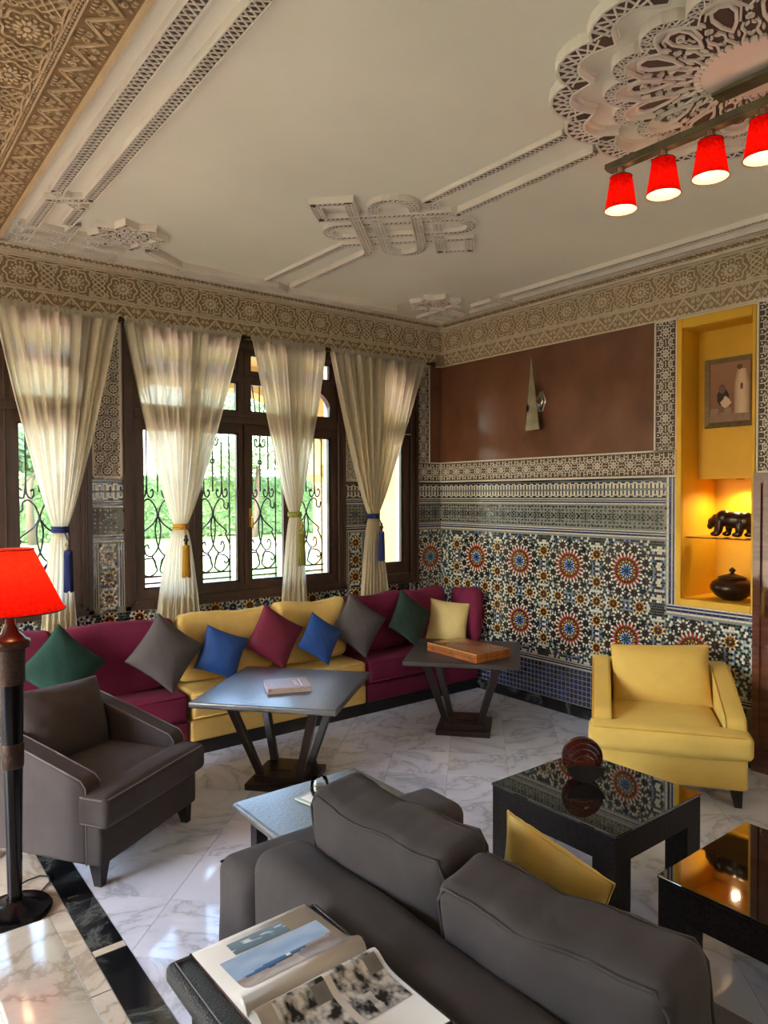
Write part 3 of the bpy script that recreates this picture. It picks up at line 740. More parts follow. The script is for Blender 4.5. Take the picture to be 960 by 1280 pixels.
def zfill(mb, u0, v0, u1, v1, holes, cu, cv, pu=.4975, pv=.49, q=.0185):
    cols = ['black', 'white', 'green', 'teal', 'black', 'white', 'navy', 'black', 'teal', 'white', 'black', 'green', 'white', 'black', 'blue', 'white', 'black', 'maroon', 'teal', 'black', 'white', 'green', 'black']
    nj = int((v1-v0)/q)+1; ni = int((u1-u0)/q)+1
    for j in range(nj):
        for i in range(ni):
            x = u0+q*.5+i*q+(q*.5 if j % 2 else 0); y = v0+q*.5+j*q
            if x > u1-.006 or y > v1-.006: continue
            if any((x-a)**2+(y-b)**2 < r*r for a, b, r in holes): continue
            fx = abs((x-cu+pu/2) % pu-pu/2); fy = abs((y-cv+pv/2) % pv-pv/2); a, b = sorted((round(fx/q*1.0), round(fy/q*1.0)))
            hsh = (a*5+b*11+a*b*3+(a*a+b*b)//3) % len(cols); c = cols[hsh]
            k = (a+b) % 3
            zt(mb, circ(x, y, .0122 if k == 0 else .0102, (4, 6, 8)[k], PI/4*(b % 2)), c, .0026)
def stripes(mb, u0, u1, z0, z1, vertical=False):
    """white, navy dashes, white"""
    t = (z1-z0); L = .052
    def seg(a, b, lo, hi, c):
        n = max(1, int((b-a)/L))
        for i in range(n):
            x0, x1 = a+(b-a)*i/n+.0015, a+(b-a)*(i+1)/n-.0015
            zt(mb, rect(x0, lo, x1, hi) if not vertical else rect(lo, x0, hi, x1), c, .003)
    seg(u0, u1, z0, z0+t*.2, 'white'); seg(u0, u1, z0+t*.24, z0+t*.48, 'navy'); seg(u0, u1, z0+t*.52, z0+t*.62, 'white'); seg(u0, u1, z0+t*.66, z0+t*.82, 'navy'); seg(u0, u1, z0+t*.86, z1, 'white')
def geoband(mb, u0, u1, z0, z1, p=.118):
    n = max(1, int((u1-u0)/p)); zc = (z0+z1)/2
    zt(mb, rect(u0, z0, u1, z1), 'white', .0012, False)
    for i in range(int((u1-u0)/.0345)):
        for j in range(6):
            zt(mb, circ(u0+.017+i*.0345, z0+.014+j*.029, .0088, 4, PI/4*(j % 2)), ('black', 'black', 'black', 'green')[(i+j*2) % 4], .0022)
    for i in range(n):
        x = u0+(u1-u0)*(i+.5)/n; w = (u1-u0)/n
        zt(mb, circ(x, zc, .011, 8), 'green')
        for k in range(8): a = 2*PI*k/8; zt(mb, petal(x, zc, a, .016, .034, .012), 'black'); zt(mb, circ(x+.044*math.cos(a+PI/8), zc+.044*math.sin(a+PI/8), .0075, 4, a), 'maroon' if k % 2 else 'black')
        for sx in (-.5, 0, .5):
            for sy in (-1, 1): zt(mb, circ(x+sx*w, zc+sy*(.066 if sx else .07), .0095, 6), 'black' if sx else 'green'); zt(mb, circ(x+(sx+.25)*w*.98, zc+sy*.072, .007, 4), 'black')
        zt(mb, circ(x+w/2, zc, .012, 8), 'black') if i < n-1 else None
def battlement(mb, u0, u1, z0, z1, p=.062):
    n = max(1, int((u1-u0)/p)); p = (u1-u0)/n; H = z1-z0; zc = (z0+z1)/2
    for i in range(n):
        x = u0+i*p
        zt(mb, rect(x+.002, z0, x+p*.5-.001, zc-.004), 'navy'); zt(mb, rect(x+p*.5+.001, z0, x+p-.001, zc-.004), 'black' if i % 2 else 'green')
        zt(mb, rect(x+.002, zc+.004, x+p*.5-.001, z1), 'green' if i % 2 else 'black'); zt(mb, rect(x+p*.5+.001, zc+.004, x+p-.001, z1), 'navy')
    for s in (-1, 1):
        pts = []
        for i in range(n):
            x = u0+i*p; pts += [(x+p*.08, zc+s*H*.09), (x+p*.08, zc+s*H*.4), (x+p*.42, zc+s*H*.4), (x+p*.42, zc+s*H*.09), (x+p*.58, zc+s*H*.09), (x+p*.58, zc+s*H*.32), (x+p*.92, zc+s*H*.32), (x+p*.92, zc+s*H*.09)]
        mb.ribbon(pts, .009, .0045, ZI['z_white'], chamfer=.1)
def squares(mb, u0, u1, z0, z1, p=.0385):
    n = int((u1-u0)/p)
    for i in range(n):
        for j in range(int((z1-z0)/p)):
            zt(mb, rect(u0+i*p+.004, z0+j*p+.004, u0+(i+1)*p-.004, z0+(j+1)*p-.004), random.choice(['navy']*6+['black']))
def dado(mb, u0, u1):
    squares(mb, u0, u1, .09, .36); stripes(mb, u0, u1, .362, .408); 
def upper(mb, u0, u1):
    stripes(mb, u0, u1, 1.39, 1.438); geoband(mb, u0, u1, 1.445, 1.618); stripes(mb, u0, u1, 1.622, 1.664); battlement(mb, u0, u1, 1.668, 1.79)
    zt(mb, rect(u0, 1.794, u1, 1.808), 'black')
def mosaic(parent, mb, O, fr): mb.mapped(O, fr['U'], fr['V'], fr['N']); o = mb.build('zellige_tiles', ZM, parent); o['kind'] = 'stuff'
# right wall
mb = MB(); mb.plate(rect(0, .085, 2.85, .955), .0015, ZI['grout'], h0=-.001); mb.plate(rect(0, .955, 2.335, 1.81), .0015, ZI['grout'], h0=-.001)
dado(mb, .004, 2.85)
upper(mb, .004, 2.26)
stripes(mb, .41, 1.81, 2.268, 2.335, vertical=True) if False else stripes(mb, .95, 1.81, 2.268, 2.335, vertical=True)
stripes(mb, 2.268, 2.85, .89, .952)
holes = []
for i in range(7):
    for j in range(3):
        u, v = -.03+.4975*i, .66+.49*(j-0)
        if .0 < u < 2.75 and v < 1.3:
            if u > 2.2 and v > .8: continue
            holes.append((u, v, .213)); put(BIG, wr, u, v, True, 0)
for i in range(7):
    for j in range(4):
        cu, cv = .2185+.4975*i-.4975, .413+.49*j
        for du, dv in ((0, 0), (.1425, 0), (-.1425, 0), (0, .1425), (0, -.1425)):
            u, v = cu+du, cv+dv
            if .06 < u < 2.8 and .465 < v < 1.335 and not (u > 2.2 and v > .83): holes.append((u, v, .056)); put(STAR, wr, u, v, True, 0)
        for du, dv in ((.2487, 0), (0, .245)):
            u, v = cu+du, cv+dv
            if .06 < u < 2.8 and .465 < v < 1.335 and not (u > 2.2 and v > .83) and all((u-a)**2+(v-b)**2 > (r+.05)**2 for a, b, r in holes): holes.append((u, v, .056)); put(DARK, wr, u, v, True, 0)
zfill(mb, .004, .412, 2.26, 1.385, holes, .4675, .66); zfill(mb, 2.26, .412, 2.85, .885, holes, .4675, .66)
mosaic(wr, mb, (0, 0, 0), RW)
# window wall: below the sills and on the piers
mb = MB(); O = -4.93; L = 4.93; mb.plate(rect(.2, .085, L, SILL), .0015, ZI['grout'], h0=-.001)
def pier(x0, x1): return x0-O, x1-O
piers = [pier(-3.118, -2.905), pier(-1.09, -.87), pier(-.296, 0)]
for a, b in piers:
    mb.plate(rect(a, SILL, b, 1.81), .0015, ZI['grout'], h0=-.001); upper(mb, a+.004, b-.004)
holes = []
for k in range(30):
    u = .3+.14*k
    if u < L-.1:
        if any(a-.05 < u < b+.05 for a, b in piers): continue
        holes.append((u, .86, .056)); put(STAR if k % 2 else DARK, wb, u, .86, False, O)
for a, b in piers[:2]:
    for z in (.86, 1.005, 1.15, 1.295): holes.append(((a+b)/2, z, .056)); put(STAR, wb, (a+b)/2, z, False, O)
    stripes(mb, .95, 1.385, a+.002, a+.042, True); stripes(mb, .95, 1.385, b-.042, b-.002, True)
holes.append((L-.135, 1.13, .213)); put(BIG, wb, L-.135, 1.13, False, O); holes.append((L-.06, .86, .056)); put(STAR, wb, L-.06, .86, False, O)
zfill(mb, 1.1, .74, L-.003, SILL-.004, holes, 0, .86)
for a, b in piers[:2]: zfill(mb, a+.046, SILL, b-.044, 1.385, holes, (a+b)/2, .86, .28, .29)
zfill(mb, piers[2][0]+.004, SILL, L-.004, 1.385, holes, L-.135, 1.13)
mosaic(wb, mb, (O, 0, 0), BW)
# marble skirting on the right wall
mb = MB(); mb.box((-.018, -2.85, 0), (-.0005, -.02, .078)); mb.box((-.008, -2.85, .078), (-.0005, -.02, .086)); structure(mb.build('baseboard_right', 'marble_k'))

# ---------------------------------------------------------------- stucco and tadelakt above the dado
tad = MB(); tad.box((-.006, -2.168, 1.995), (-.0003, -.0065, 2.866)); tad.box((-.138, -.006, 1.993), (-.0065, -.0003, 2.866)); tad.build('tadelakt_panel', 'tadelakt', wr)
root = empty_structure('trim_5')
def starstrip(O, fr, u0, u1, v0, v1, vertical=False):
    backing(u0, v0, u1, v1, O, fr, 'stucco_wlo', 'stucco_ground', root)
    mb = MB(); a = (v1-v0) if not vertical else (u1-u0); n = max(1, int(round(((u1-u0) if not vertical else (v1-v0))/.14))); s = ((u1-u0) if not vertical else (v1-v0))/n
    k = MB(); k.append(STB, lambda p: (p[0]*s/.14, p[1]*(a-.026)/.15, p[2]) if not vertical else (p[1]*(a-.026)/.15, p[0]*s/.14, p[2]))
    if vertical: k.f = [tuple(reversed(f)) for f in k.f]
    mb.repeat(k, [((u0+s*(i+.5)), (v0+v1)/2, .002) if not vertical else ((u0+u1)/2, v0+s*(i+.5), .002) for i in range(n)])
    for p, q in (((u0, v0), (u1, v0)), ((u0, v1), (u1, v1)), ((u0, v0), (u0, v1)), ((u1, v0), (u1, v1))): mb.ribbon([p, q], .013, .011)
    relief('carved_star_border', mb, O, fr, 'stucco_w', root)
starstrip((0, 0, 0), RW, .006, 2.33, 1.818, 1.988)
starstrip((0, 0, 0), RW, 2.178, 2.334, 1.99, 2.862, True)
starstrip((0, 0, 0), RW, 2.862, 3.018, 1.83, 2.862, True); starstrip((0, 0, 0), RW, 3.02, 3.176, 1.83, 2.862, True)
starstrip((0, 0, 0), BW, -.288, -.145, 1.99, 2.862, True)
starstrip((0, 0, 0), BW, -.288, -.006, 1.818, 1.988)
for a, b in ((-3.112, -2.911), (-1.084, -.876)):
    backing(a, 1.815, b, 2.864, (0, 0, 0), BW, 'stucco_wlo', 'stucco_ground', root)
    mb = lacepanel(b-a-.02, 1.03); relief('carved_lace_panel', mb, (a+.01, 0, 1.826), dict(BW, N=(0, -1, 0)), 'stucco_w', root)
# ---------------------------------------------------------------- windows with wrought-iron grilles
def cat(pts, n=6):
    P_ = [Vector((p[0], p[1], 0)) for p in pts]; P_ = [P_[0]]+P_+[P_[-1]]; out = []
    for i in range(1, len(P_)-2):
        a, b, c_, d = P_[i-1:i+3]
        for k in range(n):
            t = k/n; out.append(.5*((2*b)+(c_-a)*t+(2*a-5*b+4*c_-d)*t*t+(3*b-a-3*c_+d)*t**3))
    return [(p.x, p.y) for p in out]+[tuple(pts[-1])]
def grille(parent, x0, x1, z0, z1, y=.14):
    w = x1-x0; h = z1-z0; cx = (x0+x1)/2; mb = MB(); r = .0062
    def T(pts, rr=r): mb.tube([(cx+a*w, y, z0+b*h) for a, b in pts], rr, 5)
    def S2(pts, rr=r): T(pts, rr); T([(-a, b) for a, b in pts], rr)
    k = w/h
    for b in (.035, .075, .985): T([(-.5, b), (.5, b)], .007)
    S2([(.46, 0), (.46, 1)], .006)
    S2([(.24, 1), (.24, .72)]); S2(cat([(.24, .72), (.235, .60), (.16, .565), (.10, .585), (.115, .615), (.16, .605)]))
    S2(cat([(.24, .66), (.28, .575), (.36, .57), (.40, .60), (.36, .622), (.32, .607)]))
    T([(0, 1), (0, .93)]); S2(cat([(0, .93), (.06, .905), (.14, .915), (.15, .95), (.10, .955), (.09, .935)])); T([(0, .93), (0, .60)])
    T([(a*.055/k*k, b) for a, b in [(math.cos(t), .80+.055*k*math.sin(t)*.9) for t in [2*PI*i/14 for i in range(15)]]])
    # crossing lyre
    S2(cat([(.42, .53), (.40, .49), (.31, .50), (.30, .54), (.20, .555), (.08, .52), (0, .455), (-.06, .37), (0, .26), (.14, .205), (.27, .215), (.30, .255), (.24, .275), (.20, .25)]))
    S2(cat([(0, .455), (.12, .40), (.36, .345), (.34, .325), (.42, .28), (.48, .23)]))
    S2(cat([(.14, .205), (.04, .13), (.06, .10), (.22, .078), (.40, .11), (.46, .16)]))
    S2(cat([(.05, .13), (.10, .185), (.30, .185), (.42, .155), (.36, .13), (.30, .145)]))
    T([(0, .455), (0, .47)], .011)
    return mb.build('iron_grille', 'iron', parent, smooth=True)
def fan(parent, x0, x1, z0, z1, y=.14):
    mb = MB(); cx = (x0+x1)/2
    for i in range(5): mb.tube([(cx+(i-2)*.03, y, z0), (cx+(i-2)*(x1-x0)*.24, y, z1)], .0055, 5)
    return mb.build('iron_grille', 'iron', parent)
def frame_member(parent, name, x0, x1, z0, z1, y0=-.02, y1=.10, bead=True):
    mb = MB(); mb.box((x0, y0, z0), (x1, y1, z1))
    o = mb.build(name, 'frame', parent); b = o.modifiers.new('b', 'BEVEL'); b.width = .006; b.segments = 2; return o
def sash(parent, x0, x1, z0, z1, sw=.045, y0=.0, y1=.06, arch=0, rails=None, g=True):
    rb_, rt_ = rails or (.07, .075); mb = MB()
    for a, b, c_, d in ((x0, x0+sw, z0, z1), (x1-sw, x1, z0, z1), (x0+sw, x1-sw, z0, z0+rb_), (x0+sw, x1-sw, z1-rt_, z1)): mb.box((a, y0, c_), (b, y1, d))
    # glazing bead
    for a, b, c_, d in ((x0+sw, x0+sw+.012, z0+rb_, z1-rt_), (x1-sw-.012, x1-sw, z0+rb_, z1-rt_), (x0+sw, x1-sw, z0+rb_, z0+rb_+.012), (x0+sw, x1-sw, z1-rt_-.012, z1-rt_)): mb.box((a, y0+.014, c_), (b, y1-.014, d))
    if arch:
        R_ = min(.2, (z1-z0-rb_-rt_)*.95); s = arch; xe = x1-sw if s > 0 else x0+sw; zt_ = z1-rt_
        pts = [(xe, zt_)]+[(xe-s*R_+s*R_*math.sin(t), zt_-R_+R_*math.cos(t)) for t in [PI/2*i/8 for i in range(9)]]
        n = len(pts); V = [(a, y0, b) for a, b in pts]+[(a, y1, b) for a, b in pts]
        mb.add(V, [tuple(range(n)), tuple(reversed(range(n, 2*n)))]+[(i, (i+1) % n, n+(i+1) % n, n+i) for i in range(n)])
    o = mb.build('window_sash', 'frame', parent)
    if g:
        gm = MB(); gm.box((x0+sw, (y0+y1)/2-.003, z0+rb_), (x1-sw, (y0+y1)/2+.003, z1-rt_)); gm.build('glass_pane', 'glass', o)
    return o
def big_window(no, x0, w=1.815):
    root = empty_structure('window_%d' % no)
    for nm, a, b, c_, d in (('window_jamb', x0, x0+.07, SILL, HEAD), ('window_jamb', x0+w-.07, x0+w, SILL, HEAD), ('window_sill', x0+.07, x0+w-.07, SILL, .985), ('window_head', x0+.07, x0+w-.07, 2.8, HEAD), ('transom_bar', x0+.07, x0+w-.07, 2.235, 2.295)):
        frame_member(root, nm, a, b, c_, d)
    # stepped casing around the opening
    mb = MB()
    for o_, t, yy in ((0, .03, -.032), (.03, .016, -.026)):
        for a, b, c_, d in ((x0+o_, x0+o_+t, SILL+o_, HEAD), (x0+w-o_-t, x0+w-o_, SILL+o_, HEAD), (x0+o_, x0+w-o_, SILL+o_, SILL+o_+t)): mb.box((a, yy, c_), (b, -.02, d))
    mb.build('window_casing', 'frame', root)
    L = [(.07, .50), (.51, .905), (.91, 1.305), (1.315, 1.745)]
    for i, (a, b) in enumerate(L):
        sw = (.065, .045, .055, .05)[i]
        sash(root, x0+a, x0+b, .987, 2.233, .062 if i in (0, 3) else .048, rails=(.06, .065))
        grille(root, x0+a+.05, x0+b-.05, 1.03, 2.19)
        sash(root, x0+a, x0+b, 2.297, 2.60, .05, arch=(-1 if i == 0 else 1 if i == 3 else 0), rails=(.03, .05))
        sash(root, x0+a, x0+b, 2.602, 2.798, .05, rails=(.03, .03))
        fan(root, x0+a+.05, x0+b-.05, 2.31, 2.6)
    for xx in (.5, 1.305): frame_member(root, 'window_mullion', x0+xx, x0+xx+.01, .985, 2.8, -.01, .08)
    mb = MB(); mb.box((x0+.895, -.016, .99), (x0+.92, -.0, 2.23)); mb.build('meeting_stile', 'frame', root)
    mb = MB(); mb.box((x0+.93, -.012, 1.46), (x0+.955, -.0, 1.60)); mb.tube([(x0+.942, -.012, 1.53), (x0+.942, -.045, 1.53), (x0+.942, -.05, 1.45)], .008, 6); mb.build('window_handle', 'brass', root)
    return root
big_window(1, -4.933); big_window(2, -2.905)
root = empty_structure('window_3')
for nm, a, b, c_, d in (('window_jamb', -.87, -.79, SILL, HEAD), ('window_jamb', -.376, -.296, SILL, HEAD), ('window_sill', -.79, -.376, SILL, 1.0), ('window_head', -.79, -.376, 2.8, HEAD)): frame_member(root, nm, a, b, c_, d)
mb = MB()
for a, b, c_, d in ((-.87, -.84, SILL, HEAD), (-.326, -.296, SILL, HEAD), (-.84, -.326, SILL, SILL+.03)): mb.box((a, -.032, c_), (b, -.02, d))
mb.build('window_casing', 'frame', root)
sash(root, -.788, -.378, 1.002, 2.233, .075, rails=(.09, .07)); sash(root, -.788, -.378, 2.24, 2.795, .075, rails=(.06, .06), arch=1)

# ---------------------------------------------------------------- garden beyond the windows
g = MB(); g.box((-60, .6, -.5), (90, 90, -.06)); structure(g.build('lawn', 'grass'))
def strip(name, pts, mat, z=-.05):
    mb = MB(); mb.plate(pts, z, h0=-.2); return structure(mb.build(name, mat))
strip('garden_path', [(-30, 15.2), (60, 12.4), (60, 14.2), (-30, 17.4)], 'pathm'); strip('garden_path', [(-30, 19.5), (60, 17.0), (60, 18.0), (-30, 20.6)], 'pathm', -.048)
strip('garden_terrace', [(-12, .8), (1.5, .8), (1.0, 15.2), (-12, 16.2)], 'redearth', -.052)
strip('porch_paving', [(-8, .35), (6, .35), (6, 3.2), (-8, 3.2)], 'pathm', -.045)
def leaves(mb, c, R, n, size, rnd, squash=1):
    for _ in range(n):
        while True:
            p = Vector((rnd.uniform(-1, 1), rnd.uniform(-1, 1), rnd.uniform(-1, 1)))
            if .35 < p.length < 1: break
        p = Vector((c[0]+p.x*R[0], c[1]+p.y*R[1], c[2]+p.z*R[2]))
        a = Vector((rnd.gauss(0, 1), rnd.gauss(0, 1), rnd.gauss(0, 1))).normalized(); b = a.orthogonal().normalized(); s = size*rnd.uniform(.6, 1.4)
        a = a*s; b = b*s*.5
        mb.add([p-a, p+b, p+a, p-b], [(0, 1, 2, 3)])
def tree(label, x, y, h, r, mat, seed, clumps=9, n=330, size=.16):
    rnd = random.Random(seed); t = thing('garden_tree', label, 'tree', (x, y, -.06), 0, None)
    tr = MB(); pts = [(0, 0, -.1), (rnd.uniform(-.15, .15), 0, h*.25), (rnd.uniform(-.3, .3), .1, h*.5), (rnd.uniform(-.4, .4), .1, h*.78)]
    tr.tube(pts, [.16, .12, .09, .03], 8)
    for k in range(4):
        a = k*1.7+seed; tr.tube([(0, 0, h*(.3+.08*k)), (r*.6*math.cos(a), r*.6*math.sin(a), h*(.55+.07*k))], [.06, .02], 6)
    tr.build('trunk', 'bark', t, smooth=True)
    mb = MB()
    for k in range(clumps):
        a = rnd.uniform(0, 6.28); q = r*rnd.uniform(.15, .75); s = r*rnd.uniform(.34, .55)
        leaves(mb, (q*math.cos(a), q*math.sin(a), h*rnd.uniform(.5, .95)), (s, s, s*.75), n, size, rnd)
    mb.build('crown', mat, t)
tree('tall pale green tree behind the lawn, seen through the window above the yellow cushions', 1.2, 23, 7.5, 3.2, 'leaf_c', 1)
tree('broad fresh green tree beyond the centre window, nearest to the porch arch', 9.5, 22, 6.2, 2.8, 'leaf_a', 2)
tree('olive-coloured tree at the far end of the lawn behind the hedge', 5.2, 28, 8.5, 3.4, 'leaf_c', 3)
tree('rounded dark green tree beside the pink terrace', -.6, 17.6, 4.2, 1.7, 'leaf_b', 4, n=420, size=.13)
tree('airy tree beyond the window next to the red floor lamp', -5.6, 17.5, 6.6, 2.4, 'leaf_c', 5)
tree('low bushy tree growing left of the terrace outside', -3.0, 12.5, 3.2, 1.5, 'leaf_a', 6, size=.12)
tree('tall green tree far behind the terrace hedge', -2.6, 33, 9.5, 3.4, 'leaf_b', 7)
hd = thing('garden_hedge', 'long clipped green hedge across the far side of the lawn', 'hedge', (6, 24.5, -.06), -.09)
mb = MB(); rb(mb, (0, 0, 1.2), (24, 1.2, 2.4), .25, nf=10); mb.build('hedge_body', 'leaf_d', hd)
mb = MB(); rnd = random.Random(11)
for k in range(9000):
    p = Vector((rnd.uniform(-12, 12), -.62-rnd.uniform(0, .14), rnd.uniform(0, 2.45))) if k % 3 else Vector((rnd.uniform(-12, 12), rnd.uniform(-.6, .6), 2.4+rnd.uniform(0, .18)))
    a = Vector((rnd.gauss(0, 1), rnd.gauss(0, 1), rnd.gauss(0, 1))).normalized()*rnd.uniform(.05, .12); b = a.orthogonal()*.6; mb.add([p-a, p+b, p+a, p-b], [(0, 1, 2, 3)])
o = mb.build('leaves', 'leaf_d', hd); o['kind'] = 'stuff'
sh = thing('garden_shrub', 'small bright shrub at the foot of the yellow porch pillar', 'shrub', (-.15, 2.6, -.05))
mb = MB(); rnd = random.Random(5); leaves(mb, (0, 0, .5), (.42, .42, .5), 700, .05, rnd); mb.build('foliage', 'leaf_a', sh)
mb = MB(); mb.tube([(0, 0, -.05), (.03, 0, .5)], .03, 6); mb.build('stem', 'bark', sh)
ar = thing('porch_arch', 'yellow rendered porch arcade with a capital and arch outside the windows', 'archway', (0, 1.4, -.05))
mb = MB(); mb.box((-.36, .0, 0), (-.15, .25, 2.0)); mb.build('pillar', 'facade', ar)
mb = MB(); mb.box((-.46, -.05, 1.96), (-.13, .3, 2.06)); mb.hexa([(-.36, -.0, 1.88), (-.15, -.0, 1.88), (-.15, .25, 1.88), (-.36, .25, 1.88)], [(-.44, -.04, 1.965), (-.135, -.04, 1.965), (-.135, .29, 1.965), (-.44, .29, 1.965)]); mb.build('capital', 'facade', ar)
ell_ = [(-1.5-1.14*math.cos(t), 2.06+.72*math.sin(t)) for t in [PI*.5+PI*i/20 for i in range(11)]]
mb = MB()
for (a, b), (c_, d) in zip(ell_, ell_[1:]): mb.hexa([(a, 0, b), (c_, 0, d), (c_, .25, d), (a, .25, b)], [(a, 0, 3.0), (c_, 0, 3.0), (c_, .25, 3.0), (a, .25, 3.0)])
mb.build('arch_spandrel', 'facade', ar)
mb = MB(); mb.box((-4.2, 0, 2.78), (-1.5, .25, 3.0)); mb.build('porch_beam', 'facade', ar)
mb = MB(); mb.box((-5, -.62, 3.0), (3, .3, 3.12)); mb.build('porch_ceiling', 'facade', ar)
mb = MB(); mb.box((-.36, 0.001, 2.06), (-.05, .249, 3.0)); mb.box((-.05, 0, 0), (3, .25, 3.0)); mb.build('side_wall', 'facade', ar)

# ---------------------------------------------------------------- curtain rod, curtains, tiebacks
ROD_Y, ROD_Z = -.095, 2.868
rd = thing('curtain_rod', 'dark metal curtain rod with a ball finial running under the frieze', 'curtain rod', (-.22, ROD_Y, ROD_Z))
mb = MB(); mb.tube([(-4.6, 0, 0), (0, 0, 0)], .010, 10); mb.build('rod', 'bronze', rd, smooth=True)
mb = MB(); mb.lathe([(.010, 0), (.016, .008), (.012, .02), (.022, .035), (.026, .05), (.018, .066), (.004, .074)], 14); mb.v = [(z, y, -x) for x, y, z in mb.v]; mb.build('finial', 'bronze', rd, smooth=True)
for x in (-.06, -1.1, -1.82, -2.72, -4.5):
    mb = MB(); mb.tube([(x, 0, -.002), (x, .045, -.006), (x, .092, -.012)], .007, 6); mb.tube([(x, .0, .014), (x, .0, -.014)], .013, 8); mb.build('rod_bracket', 'bronze', rd, smooth=True)
def curtain(label, x0, x1, xt, zt_, xb0, xb1, zb, seed):
    rnd = random.Random(seed); t = thing('curtain', label, 'curtain', (xt, ROD_Y, zt_), 0, 'cream tied curtains')
    NU, NV = 150, 66; zt = 2.89; V = []; F = []
    nf = int((x1-x0)*17); ph = [rnd.uniform(0, 6.28) for _ in range(5)]
    zs = [zb+(zt_-zb)*i/22 for i in range(22)]+[zt_+(zt-zt_)*(i/(NV-22))**1.05 for i in range(NV-22+1)]
    zs = sorted(set(zs+[2.842, 2.852, 2.860, 2.868, 2.876, 2.882]))
    for z in zs:
        if z >= zt_: s = (z-zt_)/(zt-zt_); f = s**.82; a = -.036+(x0-xt+.036)*f; b = .036+(x1-xt-.036)*f
        else: s = (zt_-z)/(zt_-zb); f = s**.62; a = -.036+(xb0-xt+.036)*f; b = .036+(xb1-xt-.036)*f
        for i in range(NU+1):
            u = i/NU
            uw = u+.012*math.sin(13*u+ph[0]+2.0*(1-s if z >= zt_ else 1))
            amp = (.012+.022*min(1, (b-a)/.5)) if z < 2.86 else .010
            fold = math.sin(2*PI*nf*uw+ph[1])*.55+math.sin(2*PI*nf*.47*uw+ph[2]+1.5*s)*.6+math.sin(2*PI*nf*1.9*u+ph[3])*.16*s
            y = fold*amp+(-.004 if z > 2.86 else 0)-.018*math.sin(PI*u)*(1-s if z >= zt_ else 1-s)
            if abs(z-ROD_Z) < .0165: y = -.0175-.003*math.sin(2*PI*nf*2*uw)
            zz = z+(.007*math.sin(2*PI*nf*1.3*u+ph[4]) if z > 2.882 else 0)
            V.append((a+(b-a)*u, max(-.05, min(.055, y)), zz-zt_))
    n = len(zs)
    for j in range(n-1):
        for i in range(NU): k = j*(NU+1)+i; F.append((k, k+1, k+NU+2, k+NU+1))
    mb = MB(); mb.add(V, F); o = mb.build('curtain_cloth', 'curtain', t, smooth=True)
    return t
curtain('cream curtain hanging beside the red floor lamp, tied with a navy tassel', -3.70, -2.956, -3.335, 1.488, -3.475, -3.235, .66, 1)
curtain('cream curtain tied with the golden yellow tassel', -2.925, -2.067, -2.545, 1.483, -2.745, -2.395, .66, 2)
curtain('narrow cream curtain tied with the olive green tassel', -2.005, -1.338, -1.622, 1.549, -1.765, -1.505, .66, 3)
curtain('cream curtain next to the brown wall panel, tied with a blue tassel', -1.297, -.265, -.862, 1.519, -1.01, -.67, .66, 4)
def tieback(label, x, z, col, dx, drop, mid):
    t = thing('curtain_tieback', label, 'tieback', (x, ROD_Y, z), 0, 'tasselled tiebacks on the curtains')
    mb = MB()
    for k, r in ((-.014, .0075), (0, .009), (.014, .0075)): mb.tube([(.046*math.cos(a), .060*math.sin(a), k) for a in [2*PI*i/22 for i in range(22)]], r, 6, closed=True)
    mb.build('band', col, t, smooth=True)
    mb = MB(); mb.tube([(dx*.4, -.062, -.012), (dx*.8, -.068, -.05), (dx, -.068, -.07)], .005, 6); mb.build('cord', col, t)
    mb = MB(); mb.lathe([(.003, .05), (.012, .04), (.008, .03), (.016, .018), (.018, .008), (.009, -.004), (.013, -.014), (.004, -.022)], 12, (dx, -.068, -.105)); mb.build('bead', mid, t, smooth=True)
    mb = MB(); zt = -.125
    mb.lathe([(.010, 0), (.024, -.006), (.026, -.03), (.022, -.034)], 14, (dx, -.068, zt))
    n = 22
    for i in range(n):
        a = 2*PI*i/n; r1 = .023; r2 = .027+.003*math.sin(i*2.3)
        mb.tube([(dx+r1*math.cos(a), -.068+r1*.7*math.sin(a), zt-.03), (dx+r2*math.cos(a), -.068+r2*.7*math.sin(a), zt-drop+.006*math.sin(i*1.7))], .0042, 5)
    mb.lathe([(.02, -.03), (.023, -drop+.01)], 12, (dx, -.068, zt))
    mb.build('tassel', col, t, smooth=True)
tieback('navy rope tieback whose tassel hangs just above the red lampshade', -3.335, 1.488, 't_navy', .03, .265, 'pewter')
tieback('golden yellow rope tieback with a long gold tassel', -2.545, 1.483, 't_gold', .01, .225, 'bronze')
tieback('olive green rope tieback with a shiny green tassel', -1.622, 1.549, 't_olive', .02, .265, 'brass')
tieback('navy rope tieback with a blue tassel in front of the yellow-lit narrow window', -.862, 1.519, 't_navy', .04, .25, 'bronze')
# ---------------------------------------------------------------- Moroccan banquette along the window wall
def banquette(label, x0, x1, col, loose=None):
    t = thing('banquette_seat', label, 'sofa', ((x0+x1)/2, -.29, 0), 0, 'banquette sections under the windows'); w = x1-x0
    mb = MB(); mb.box((-w/2+.0, -.205, 0), (w/2, .25, .092)); mb.build('plinth', 'kick', t)
    mb = MB(); rb(mb, (0, 0.02, .163), (w-.004, .49, .142), .018, (0, .004, 0), nf=10); mb.build('base', col, t, smooth=True)
    mb = MB(); rb(mb, (0, .015, .328), (w-.006, .50, .182), .035, (0, .008, .012), nf=12, jit=.002, seed=int(-x0*10)); mb.build('mattress', col, t, smooth=True)
    mb = MB()
    for z in (.252, .404): mb.tube([(-w/2+.02, -.232, z), (-w/2+.3, -.236, z), (w/2-.3, -.236, z), (w/2-.02, -.232, z)], .0045, 5)
    mb.build('piping', col, t, smooth=True)
banquette('crimson banquette section behind the grey armchair', -3.90, -2.668, 'magenta')
